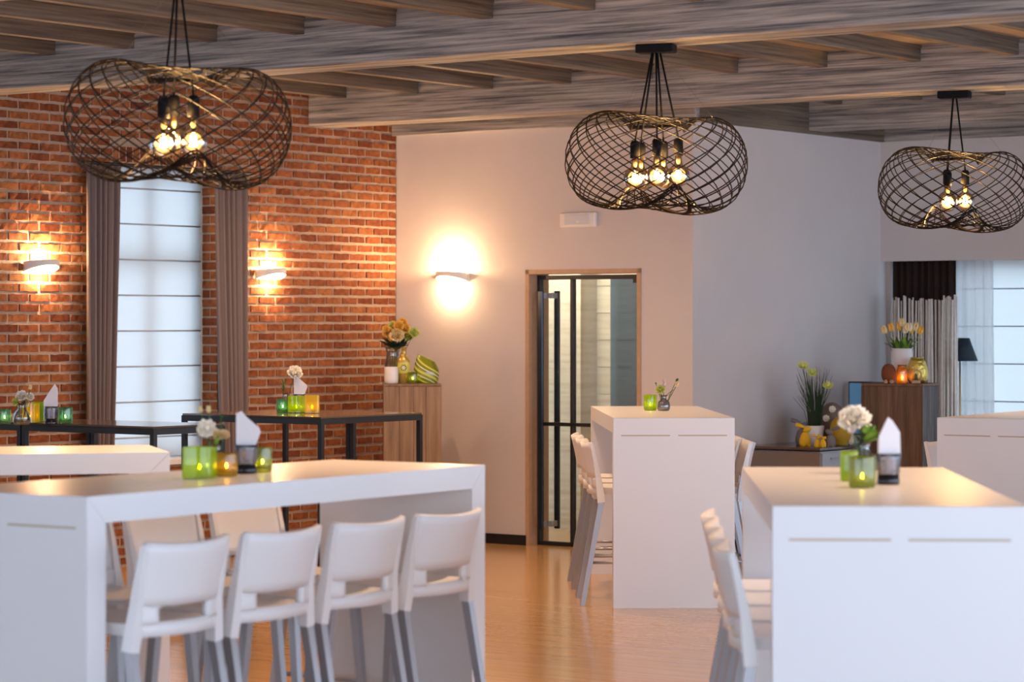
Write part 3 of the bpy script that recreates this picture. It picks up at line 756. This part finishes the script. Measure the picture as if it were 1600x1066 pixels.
# ------------------------------------------------------------------ flowers, glassware and ornaments
def petal(mb, Mx, L, W, cup=.5, curl=.2, n=4):
    def fn(s, t):
        x = (s-.5)*W*math.sin(math.pi*min(1, .12+.80*t))
        z = L*t; y = cup*L*(t*t)*.6-curl*L*max(0, t-.7)*2+abs(s-.5)*W*.5
        return (x, -y, z)
    mb.grid(fn, 3, n, True, Mx)
def blossom(r, kind='rose', seed=0):
    mb = MB(); rnd = random.Random(seed)
    if kind == 'tulip':
        for k in range(6):
            petal(mb, Matrix.Rotation(k*math.pi/3+.1, 4, 'Z') @ Matrix.Translation((0, -.18*r, -.8*r)) @ Matrix.Rotation(math.radians(-8 if k % 2 else -3), 4, 'X'), 2.1*r, 1.5*r, -.12, -.28)
        mb.lathe([(0, -.8*r), (.5*r, -.5*r), (.62*r, .1*r), (.3*r, .7*r), (0, .8*r)], 8)
        return mb
    rings = {'rose': ((5, .35, 8, .8), (6, .6, 26, .95), (7, .8, 46, 1.0), (8, .9, 70, 1.0)), 'open': ((6, .5, 50, .8), (9, .95, 78, 1.0)), 'daisy': ((12, .9, 75, 1.0), (8, .6, 50, .7))}[kind]
    for n, off, ang, L in rings:
        for k in range(n):
            a = 2*math.pi*(k+rnd.random()*.4)/n
            petal(mb, Matrix.Rotation(a, 4, 'Z') @ Matrix.Translation((0, -.10*r, -.35*r)) @ Matrix.Rotation(math.radians(ang+rnd.uniform(-8, 8)), 4, 'X'), r*L*1.05, r*(.95 if kind != 'daisy' else .4), -.25, .12)
    mb.lathe([(0, -.4*r), (.3*r, -.3*r), (.34*r, 0), (.2*r, .22*r), (0, .3*r)], 10)
    return mb
def leafm(mb, p, q, wd, droop=.0):
    p, q = Vector(p), Vector(q); d = q-p; side = d.cross(Vector((0, 0, 1)))
    side = (side.normalized() if side.length > 1e-5 else Vector((1, 0, 0)))
    def fn(s, t):
        c = p+d*t+Vector((0, 0, -droop*t*t)); return tuple(c+side*(s-.5)*wd*math.sin(math.pi*(.08+.9*t))+Vector((0, 0, abs(s-.5)*wd*.25)))
    mb.grid(fn, 2, 6)
def aim(d):  # rotation that sends +z to d
    return Vector((0, 0, 1)).rotation_difference(Vector(d).normalized()).to_matrix().to_4x4()
def bouquet(name, label, loc, flowers, leaves=(), cat='flowers', base_z=.02, rz=0):
    """flowers: (dx, dy, dz, radius, kind, material, tilt vector); positions relative to loc"""
    t = thing(name, label, cat, loc, rz)
    for i, (x, y, z, r, kind, m, d) in enumerate(flowers):
        st = MB().tube([(x*.12, y*.12, base_z), (x*.5, y*.5, z*.55), (x-d[0]*r*.5, y-d[1]*r*.5, z-r*.4)], .0022, 5).build('stem', M['stem'], t)
        if kind: blossom(r, kind, i).build('blossom', M[m], t, (x, y, z)).rotation_euler = aim(d).to_euler()
    for p, q, wd, dr_, m in leaves:
        mb = MB(); leafm(mb, p, q, wd, dr_); mb.build('leaf', M[m], t)
    return t
def votive(label, loc, r, h, m, lit=True, square=False, n=22, group='candle glasses', name='candle_glass'):
    """open glass with a thick base; the tea light in it is a thing of its own"""
    t = thing(name, label, 'candle glass', loc, random.uniform(-.3, .3) if square else 0, group)
    if square:
        def sq(k, rr):
            q = 2*math.pi*k; c, s = math.cos(q), math.sin(q); e = .28
            return rr*abs(c)**e*(1 if c > 0 else -1), rr*abs(s)**e*(1 if s > 0 else -1)
        o = MB().grid(lambda a, b: (*sq(a, r), .004+(h-.004)*b), 28, 4, closed_u=True); o.grid(lambda a, b: (*sq(a, r-.004), h-(h-.014)*b), 28, 4, closed_u=True)
        o.grid(lambda a, b: (*sq(a, r-.004*b), h), 28, 1, closed_u=True)
        o.build('glass', M[m], t)
        MB().grid(lambda a, b: (*sq(a, (r-.001)*b), .003), 28, 2, closed_u=True).grid(lambda a, b: (*sq(a, (r-.005)*b), .013), 28, 2, closed_u=True).build('base', M[m], t)
    else:
        pr = [(0, 0), (r*.86, 0), (r*.97, .008), (r, .03), (r, h-.004), (r-.001, h), (r-.004, h), (r-.004, .03), (r*.85, .014), (0, .012)]
        MB().lathe(pr, n).build('glass', M[m], t)
    if lit:
        c = thing('tea_light', 'lit tea light in the ' + label.replace(' candle glass', ' glass').replace(' right of the napkin', ' right'), 'candle', (loc[0], loc[1], loc[2]+.0145), 0, 'lit tea lights')
        MB().lathe([(0, 0), (.019, 0), (.0195, .002), (.0195, .015), (.017, .016), (0, .0145)], 14).build('wax', M['wax'], c)
        MB().lathe([(0, .0165), (.0022, .019), (.003, .0225), (.002, .029), (0, .034)], 8).build('flame', M['flame'], c)
    return t
def napkin_glass(lab_where, loc, s=1.0, rz=0, shape=0):
    t = thing('bubble_glass', 'smoky bubble glass with black base %s' % lab_where, 'glass', loc, rz, 'smoky bubble glasses')
    pr = [(.034, .032), (.037, .05), (.040, .085), (.041, .10), (.039, .10), (.037, .085), (.033, .05), (.031, .034)]
    MB().lathe([(r*s, z*s) for r, z in pr], 20).build('bowl', M['smoke'], t)
    MB().lathe([(0, 0), (.035*s, 0), (.037*s, .008*s), (.034*s, .034*s), (0, .034*s)], 20).build('base', M['smokebase'], t)
    bb = MB(); rnd = random.Random(5)
    for k in range(26):
        a = rnd.uniform(0, 6.28); z = rnd.uniform(.036, .09)*s; rr = (.036+.05*(z-.036))*s
        bb.lathe([(0, -.004), (.004, 0), (0, .004)], 6, T(rr*math.cos(a), rr*math.sin(a), z))
    bb.build('bubbles', M['smoke'], t)['kind'] = 'stuff'
    n = thing('paper_napkin', 'folded white paper napkin standing in the bubble glass %s' % lab_where, 'napkin', (loc[0], loc[1], loc[2]+.036*s), rz, 'folded paper napkins')
    # folded napkin: three layered sheets, pointed, widening upwards
    outl = [[(-.024, 0), (.024, 0), (.034, .065), (.050, .108), (.046, .122), (.004, .158), (-.016, .180), (-.034, .172), (-.034, .07)],
            [(-.026, 0), (.024, 0), (.036, .06), (.034, .132), (.010, .168), (-.006, .182), (-.036, .12), (-.036, .06)],
            [(-.026, 0), (.024, 0), (.036, .07), (.038, .16), (.022, .185), (.0, .155), (-.038, .095), (-.036, .06)]][shape]
    for k in range(3):
        mb = MB(); m_ = len(outl); f = 1-.06*k
        yy = [-.012, 0, .012][k]
        vs = [(x*s*f, yy*s-.004*s, z*s*f) for x, z in outl]+[(x*s*f, yy*s+.004*s+.006*s*math.sin(z*30+k), z*s*f) for x, z in outl]
        fs = [tuple(range(m_)), tuple(range(2*m_-1, m_-1, -1))]+[(i, i+m_, (i+1) % m_+m_, (i+1) % m_) for i in range(m_)]
        mb.add(vs, fs, False).build('fold', M['napkin'], n)
    return t
def bud_vase(label, loc, s=1.0, m='clear', name='bud_vase'):
    pr = [(0, .002), (.030, .0), (.038, .012), (.040, .03), (.034, .052), (.018, .068), (.0155, .080), (.021, .092), (.0185, .092), (.0135, .08), (.016, .068), (.031, .052), (.037, .03), (.034, .014), (0, .008)]
    t = thing(name, label, 'vase', loc, 0, 'small bud vases')
    MB().lathe([(r*s, z*s) for r, z in pr], 22).build('body', M[m], t)
    MB().lathe([(0, .009*s), (.034*s, .014*s), (.0365*s, .03*s), (0, .0305*s)], 18).build('water', M['clear'], t)
    return t
Z = 1.10
# --- long front table (left)
p = onz(312, 747, Z); votive('square lime green candle glass on the long front table', p, .055, .110, 'gglass', square=True)
p = onz(354, 744.5, Z); votive('round amber candle glass on the long front table', p, .040, .083, 'aglass')
p = onz(410, 738, Z); votive('round olive candle glass beside the napkin on the long front table', p, .036, .092, 'oglass')
p = onz(385, 740, Z); napkin_glass('on the long front table', p, 1.06, 0, 0)
p = onz(337, 735, Z); bud_vase('clear bud vase behind the glasses on the long front table', p, 1.05)
bouquet('flower_sprig', 'white anemone and cream blooms behind the lime glass on the long table', p,
        [(-.032, -.01, .160, .034, 'open', 'petalw', (.2, -1, .35)), (-.055, .01, .155, .026, 'open', 'petalw', (-.8, -.6, .3)), (.012, -.005, .135, .022, 'rose', 'petalc', (.2, -.7, .6)), (.034, 0, .135, .020, 'rose', 'petalc', (.5, -.6, .6)),
         (-.06, .02, .225, .011, 'tulip', 'petalc', (-.2, 0, 1)), (-.03, .03, .225, .012, 'tulip', 'petalc', (0, 0, 1)), (.02, .02, .20, .008, 'tulip', 'stem', (.3, 0, 1))],
        [((0, 0, .1), (-.085, -.01, .142), .02, .01, 'leafd'), ((0, 0, .1), (.03, .01, .185), .018, 0, 'leaf'), ((0, 0, .09), (.01, -.02, .13), .02, 0, 'leafb')])
# --- nearest right table
p = onz(1347, 762, Z); votive('round olive green candle glass on the nearest right table', p, .046, .105, 'oglass')
p = onz(1327, 752, Z); votive('yellow green glass behind the candle on the nearest right table', p, .032, .105, 'gglass', lit=False)
p = onz(1388, 757, Z); napkin_glass('on the nearest right table', p, 1.06, .2, 1)
p = onz(1350, 741, Z); bud_vase('clear bud vase behind the candle on the nearest right table', p, 1.25)
lv = []
rnd = random.Random(2)
for k in range(38):
    a = rnd.uniform(-.6, 1.25); L_ = rnd.uniform(.05, .10)
    lv.append(((.005, 0, .115), (.012+L_*math.sin(a)*.8, rnd.uniform(-.05, .01), .118+L_*abs(math.cos(a))*.75), .030, .008, 'leafb' if a > -.3 else 'leafd'))
lv += [((0, 0, .10), (-.065, -.01, .115), .03, .0, 'leafd'), ((0, 0, .10), (-.055, .0, .09), .03, .01, 'leafd'), ((0, 0, .1), (-.04, -.02, .15), .03, 0, 'leafd')]
bouquet('flower_sprig', 'ruffled white bloom with green leaves on the nearest right table', p,
        [(-.045, -.01, .205, .050, 'rose', 'petalw', (-.2, -.8, .5)), (.0, .0, .215, .042, 'open', 'petalw', (.6, -.5, .5)), (-.05, -.03, .165, .014, 'open', 'petalp', (-.2, -1, .2))], lv)
# --- middle table
p = onz(1016, 641.5, Z); votive('lime green candle glass on the middle table', p, .041, .098, 'gglass')
p = onz(1037, 642, Z); bud_vase('silvered bud vase on the middle table', p, 1.05, 'silver')
bouquet('flower_sprig', 'pale pink tulip and lime bloom in the silvered vase', p,
        [(.0, 0, .165, .021, 'tulip', 'petalp', (0, -.2, 1)), (-.022, -.01, .135, .030, 'rose', 'petalg', (-.2, -.8, .4)), (.085, 0, .165, .017, 'open', 'petalc', (.5, -.6, -.2)), (.082, 0, .192, .009, 'tulip', 'stem', (.6, 0, .6)), (-.048, .01, .17, .005, 'tulip', 'stem', (-.4, 0, 1))],
        [((.01, 0, .09), (.060, -.01, .13), .028, .0, 'leafd'), ((.01, 0, .09), (.052, -.01, .105), .018, .006, 'leafd'), ((0, 0, .09), (-.05, -.01, .115), .015, 0, 'leaf')])
# --- black table, far left
p = onz(7, 663, Z); votive('sea green candle glass at the left picture edge', p, .036, .082, 'tglass')
p = onz(47, 661, Z); votive('square yellow candle glass on the far left black table', p, .043, .108, 'yglass', square=True)
p = onz(60, 659, Z); votive('square lime glass on the far left black table', p, .038, .110, 'gglass', square=True, lit=False)
p = onz(80, 664, Z); napkin_glass('on the far left black table', p, 1.0, 0, 2)
p = onz(102, 662, Z); votive('sea green candle glass right of the napkin on the far left black table', p, .041, .090, 'tglass')
p = onz(34, 664, Z); bud_vase('clear bud vase of white roses on the far left black table', p, 1.25)
bouquet('flower_sprig', 'cluster of white roses on the far left black table', p,
        [(-.002, 0, .158, .032, 'rose', 'petalw', (-.1, -.8, .6)), (.045, 0, .153, .024, 'rose', 'petalw', (.5, -.7, .4)), (-.034, -.01, .125, .022, 'rose', 'petalg', (-.5, -.8, .2)), (.046, .0, .20, .012, 'tulip', 'petalc', (.3, 0, 1))],
        [((0, 0, .1), (.02, -.02, .13), .03, 0, 'leafd'), ((0, 0, .1), (-.02, -.02, .12), .03, 0, 'leafd'), ((0, 0, .1), (.05, 0, .185), .015, 0, 'leaf')])
# --- black table pair
p = onz(442, 645, Z); votive('sea green candle glass on the black table pair', p, .040, .084, 'tglass')
p = onz(463, 645.5, Z); votive('square lime candle glass in the middle on the black table pair', p, .044, .104, 'gglass', square=True)
p = onz(487.5, 646, Z); votive('square yellow candle glass on the black table pair', p, .046, .110, 'yglass', square=True)
p = onz(468, 640.5, Z); napkin_glass('on the black table pair', p, 1.0, 0, 0)
p = onz(446, 640.5, Z); bud_vase('clear bud vase behind the sea green candle glass', p, 1.15)
lv = []
for k in range(34):
    a = k*2.4; q = random.uniform(.015, .034)
    lv.append(((-.012, 0, .10+.002*k), (-.016+q*math.cos(a), q*math.sin(a), .135+.0018*k), .004, 0, 'leaf' if k % 3 else 'leafb'))
bouquet('flower_sprig', 'single large white rose and pine tuft on the black table pair', p, [(.062, 0, .238, .048, 'rose', 'petalw', (.25, -.75, .6))], lv)

# --- on the oak plinth
c1 = Vector((pz.x, pz.y+.2, P1H))
def on1(px, dy=-.08): return Vector(((px-800)/F*(c1.y+dy), c1.y+dy, P1H))
p = on1(613, .03)
t = thing('tall_glass_vase', 'tall clear glass vase holding the yellow bouquet', 'vase', p)
MB().lathe([(0, 0), (.050, 0), (.058, .02), (.060, .10), (.046, .19), (.042, .215), (.055, .265), (.053, .265), (.039, .215), (.043, .19), (.056, .10), (.054, .022), (0, .01)], 24).build('body', M['clear'], t)
fl_ = []
rnd = random.Random(9)
for x, z, r, m in ((-.075, .375, .042, 'petaly'), (-.045, .345, .046, 'petaly'), (-.012, .36, .055, 'petalc'), (-.04, .42, .042, 'petalg'), (.005, .425, .04, 'petaly'), (.05, .405, .04, 'petaly'), (.065, .355, .048, 'petalg'), (.115, .375, .042, 'petalg'), (.03, .45, .035, 'petaly'), (.02, .39, .04, 'petalc'), (-.09, .40, .03, 'petaly')):
    fl_.append((x+.045, rnd.uniform(-.05, .03), z, r, 'rose', m, (x*3, -.8, .6)))
lv = [((.03, -.01, .24), (.03+rnd.uniform(-.12, .12), rnd.uniform(-.09, -.02), rnd.uniform(.285, .345)), rnd.uniform(.04, .06), rnd.uniform(-.01, .03), 'leafd') for a in range(30)]
bouquet('flower_bouquet', 'round bouquet of yellow and lime blooms on the oak plinth', p, fl_, lv, 'bouquet')
p = on1(631, -.07)
t = thing('bottle_vase', 'gold bottle with yellow flower label on the oak plinth', 'bottle', p)
MB().lathe([(0, 0), (.042, 0), (.046, .006), (.046, .165), (.040, .188), (.022, .205), (.019, .215), (.019, .262), (.022, .265), (.017, .266), (0, .262)], 26).build('body', M['goldb'], t)
MB().lathe([(.0468, .075), (.0468, .155)], 26).build('label_band', M['ylabel'], t)
fm = MB()
for k in range(6):
    a = k*math.pi/3; cx, cz = .016*math.cos(a), .115+.016*math.sin(a)
    n = 10; vs = []
    for i in range(n):
        q = 2*math.pi*i/n; x = cx+.0085*math.cos(q)*(1 if True else 0); z = cz+.0085*math.sin(q); vs.append((x, -math.sqrt(max(0, .0476**2-x*x)), z))
    fm.add(vs, [tuple(range(n))])
fm.build('flower_motif', M['leafd'], t)
fm = MB()
for k in range(6):
    a = k*math.pi/3; vs = []
    for i in range(8):
        q = 2*math.pi*i/8; rx_ = .0075*math.cos(q); ry_ = .0038*math.sin(q); x = .0125*math.cos(a)+rx_*math.cos(a)-ry_*math.sin(a); z = .115+.0125*math.sin(a)+rx_*math.sin(a)+ry_*math.cos(a)
        vs.append((x, -math.sqrt(max(0, .0482**2-x*x)), z))
    fm.add(vs, [tuple(range(8))])
fm.build('motif_petals', M['petalw'], t)
p = on1(611.5, -.14); votive('frosted white candle glass on the oak plinth', p, .052, .122, 'ceramw', lit=False)
p = on1(645, -.15); votive('small clear candle jar with star rim on the oak plinth', p, .036, .085, 'oglass')
p = on1(666, -.03)
t = thing('striped_glass_bowl', 'lime striped slanted glass bowl on the oak plinth', 'bowl', p, .2)
def bowl(i, j):
    a = 2*math.pi*i; r = .075+.024*math.sin(math.pi*min(1, j*.9+.1))-.012*j
    z = .185*j*(1-.16*math.cos(a)*j)
    return (r*math.cos(a)*1.0, r*math.sin(a)*.8, z)
MB().grid(bowl, 28, 8, closed_u=True).build('body', M['oglass'], t)
MB().lathe([(0, .002), (.080, .002), (.085, .04), (.0, .045)], 24, sy=.8).build('filling', M['petalg'], t)
for k in range(5):
    st_ = MB(); ww_ = (.012, .006, .014, .006, .010)[k]
    st_.grid(lambda s, tt: tuple(Vector(bowl((.52+.46*s) % 1, min(1, max(.02, .95-.16*k-.62*s+ww_*6*(tt-.5)))))*1.012), 16, 1); st_.build('stripe', M['petalw' if k % 2 else 'ylabel'], t)

# --- on the dark plinth
def on2(px, dy=-.1):
    y = P2.y+dy; return Vector(((px-800)/F*y, y, P2H))
p = on2(1409, .06)
t = thing('white_pot', 'tall white ceramic pot of tulips on the dark plinth', 'pot', p)
MB().lathe([(0, 0), (.074, 0), (.078, .006), (.079, .255), (.076, .258), (.073, .255), (.072, .20), (0, .20)], 28).build('body', M['ceramw'], t)
fl_ = []; rnd = random.Random(4)
for x, z, m in ((-.135, .385, 'petalc'), (-.085, .405, 'petaly'), (-.02, .41, 'petaly'), (-.005, .44, 'petalc'), (.03, .405, 'petalc'), (.055, .405, 'petalw'), (.075, .39, 'petaly'), (.105, .41, 'petalc'), (.14, .38, 'petaly'), (.02, .39, 'petalw')):
    fl_.append((x, rnd.uniform(-.05, .04), z+.005, .029, 'tulip', m, (x*3, -.1, 1)))
lv = []
for k in range(26):
    a = k*2.4; q = rnd.uniform(.07, .15)
    lv.append(((.02*math.cos(a), .02*math.sin(a), .22), (q*math.cos(a), q*.7*math.sin(a)-.02, .30+rnd.uniform(0, .075)), .034, .02, 'leafb' if k % 3 else 'leaf'))
bouquet('tulip_bunch', 'yellow and cream tulips in the tall white pot', p, fl_, lv, 'flowers', .20)
p = on2(1388.5, -.14)
t = thing('egg_ornament', 'rust brown flocked egg on the dark plinth', 'ornament', p)
MB().lathe([(0, 0), (.034, .002)]+[(.056*math.sin(math.radians(a))**.9, .073+.073*math.cos(math.radians(a))) for a in range(145, -1, -12)], 20).build('body', M['rust'], t)
for x in (-.03, .012):
    b = MB().lathe([(0, 0), (.014, .003), (.016, .014), (.010, .026), (0, .03)], 10, T(x, -.062, 0)); b.build('small_rabbit', M['woodl'], t)
p = on2(1409.5, -.17)
t = thing('amber_jar', 'ribbed amber glass jar on the dark plinth', 'jar', p)
MB().lathe([(0, 0), (.038, 0), (.041, .01), (.039, .03), (.041, .05), (.039, .07), (.041, .09), (.036, .112), (.032, .118), (.032, .136), (.035, .138), (.030, .138), (.029, .118), (.034, .108), (.036, .02), (0, .008)], 24).build('body', M['amber'], t)
c = thing('tea_light', 'lit tea light inside the ribbed amber jar', 'candle', (p.x, p.y, p.z+.010), 0, 'lit tea lights')
MB().lathe([(0, 0), (.019, 0), (.0195, .015), (0, .0145)], 14).build('wax', M['wax'], c); MB().lathe([(0, .0165), (.004, .022), (.005, .03), (.003, .044), (0, .055)], 8).build('flame', M['flame'], c)
p = on2(1433, -.12)
t = thing('gold_lantern', 'hammered gold egg lantern on the dark plinth', 'lantern', p, -.3)
MB().lathe([(.052, 0), (.074, .03), (.080, .07), (.074, .12), (.058, .16), (.046, .185)], 24, sy=.8).build('shell', M['gold'], t, solid=.004)
MB().lathe([(.045, .183), (.050, .188), (.045, .193)], 24, sy=.8).build('rim', M['goldb'], t)
p = on2(1431, -.235)
t = thing('wooden_egg_frame', 'small light wood egg ring before the gold lantern', 'ornament', p)
MB().tube([(.042*math.sin(a)*(1-.12*math.cos(a)), 0, .052-.05*math.cos(a)) for a in [i*2*math.pi/28 for i in range(29)]], .0055, 6, cap=False).build('ring', M['woodl'], t)
MB().box(-.034, .034, -.012, .012, 0, .026, bev=.006).build('base', M['woodl'], t)
MB().lathe([(0, .026), (.010, .03), (.013, .042), (.009, .052), (.012, .062), (.006, .074), (0, .076)], 10).build('rabbit_figure', M['plank'], t)

# --- on the low cabinet
def onc(px, v): return R(u_at(px, v), v, CZ)
p = onc(1272, 1.05)
t = thing('grass_pot', 'white pot of artificial flowering grass on the cabinet', 'potted plant', p)
MB().lathe([(0, 0), (.062, 0), (.075, .14), (.072, .142), (.066, .13), (0, .125)], 22).build('pot', M['ceramw'], t)
rnd = random.Random(6)
gm = MB()
for k in range(130):
    a = rnd.uniform(0, 6.28); r0 = rnd.uniform(0, .045); sp = rnd.uniform(.01, .10); h = rnd.uniform(.22, .46)
    x0_, y0_ = r0*math.cos(a), r0*math.sin(a)
    gm.tube([(x0_, y0_, .12), (x0_+sp*.35*math.cos(a), y0_+sp*.35*math.sin(a), .12+h*.55), (x0_+sp*1.25*math.cos(a)-.02, y0_+sp*math.sin(a), .12+h)], [.0028, .0022, .0008], 3, cap=False)
gm.build('grass_blades', M['leafd'], t)['kind'] = 'stuff'
for x, z in ((-.085, .585), (-.020, .535), (.095, .44)):
    MB().tube([(x*.2, -.02, .13), (x*.6, -.03, z*.6), (x, -.05, z-.01)], .003, 5).build('stalk', M['leafd'], t)
    blossom(.042, 'daisy', int(z*100)).build('blossom', M['petalg'], t, (x, -.05, z)).rotation_euler = (.75, 0, 0)
def rabbit(label, loc, s, m, face=1):
    t = thing('rabbit_figure', label, 'ornament', loc, 0, 'rabbit ornaments')
    MB().lathe([(0, 0), (.034, .0), (.043, .02), (.042, .05), (.030, .085), (.018, .10), (0, .105)], 16, Matrix.Scale(s, 4), sy=.75).build('body', M[m], t)
    MB().lathe([(.026*math.sin(math.radians(a)), .026*math.cos(math.radians(a))) for a in range(0, 181, 20)], 14, Matrix.Scale(s, 4) @ T(.014*face, 0, .122) @ Matrix.Rotation(1.2*face, 4, 'Y') @ Matrix.Diagonal((.85, .8, 1.2, 1))).build('head', M[m], t)
    for dy in (-.010, .012):
        MB().lathe([(0, 0), (.008, .01), (.011, .04), (.007, .068), (0, .078)], 8, Matrix.Scale(s, 4) @ T(.0, dy, .137) @ Matrix.Rotation((-1.25+dy*9)*face, 4, 'Y')).build('ear', M[m], t)
    for dx in (.026, -.01): MB().lathe([(0, 0), (.010, .002), (.011, .012), (0, .018)], 8, Matrix.Scale(s, 4) @ T(dx*face, -.026, 0)).build('paw', M[m], t)
    return t
rabbit('yellow rabbit figure at the left on the cabinet', onc(1258, .80), 1.0, 'yelb')
rabbit('grey rabbit figure behind the yellow one on the cabinet', onc(1253, 1.02), 1.15, 'greyb')
rabbit('grey rabbit figure beside the mustard egg on the cabinet', onc(1298, .80), .90, 'greyb', -1)
for i_, (px_, v_) in enumerate(((1277, .74), (1286, .74))): rabbit('tiny yellow rabbit, %s of the pair on the cabinet' % ('left' if i_ == 0 else 'right'), onc(px_, v_), .55, 'yelb')
p = onc(1314, 1.08)
t = thing('egg_ornament', 'large mustard egg with flower trim on the cabinet', 'ornament', p)
eg = [(.0, 0), (.05, .003)]+[(.082*math.sin(math.radians(a))**.9, .108+.108*math.cos(math.radians(a))) for a in range(145, -1, -12)]
MB().lathe(eg, 22).build('body', M['egg'], t)
for k in range(6):
    a = -.4+.3*k; blossom(.016, 'open', k).build('trim_flower', M['petalw'], t, (.084*math.cos(a)*.9, -.035, .108+.095*math.sin(a-.6))).rotation_euler = (1.2, 0, 0)
p = onc(1300, 1.26)
t = thing('egg_ornament', 'tall taupe egg standing behind the grass on the cabinet', 'ornament', p)
MB().lathe([(r*1.25, z*1.42) for r, z in eg], 22).build('body', M['brownegg'], t)
for x, z in ((-.01, .262), (-.055, .195)): blossom(.024, 'open', 3).build('trim_flower', M['petalw'], t, (x, -.105, z)).rotation_euler = (1.2, 0, 0)
# floor lamp by the right window
lp = R(u_at(1500, 2.745), 2.745)
t = thing('floor_lamp', 'slim floor lamp with dark blue shade by the right window', 'lamp', (lp.x, lp.y, 0), RZ)
MB().lathe([(0, 0), (.13, 0), (.13, .012), (.012, .018), (0, .018)], 24).build('base', M['brass'], t)
MB().tube([(0, 0, .01), (0, 0, 1.53)], .007, 8).build('pole', M['brass'], t)
MB().tube([(-.13, 0, 1.527), (.03, 0, 1.527)], .005, 8).build('arm', M['brass'], t)
MB().lathe([(.040, 1.53), (.105, 1.352)], 24, T(.035, 0, 0)).build('shade', M['lampshade'], t, solid=.003)
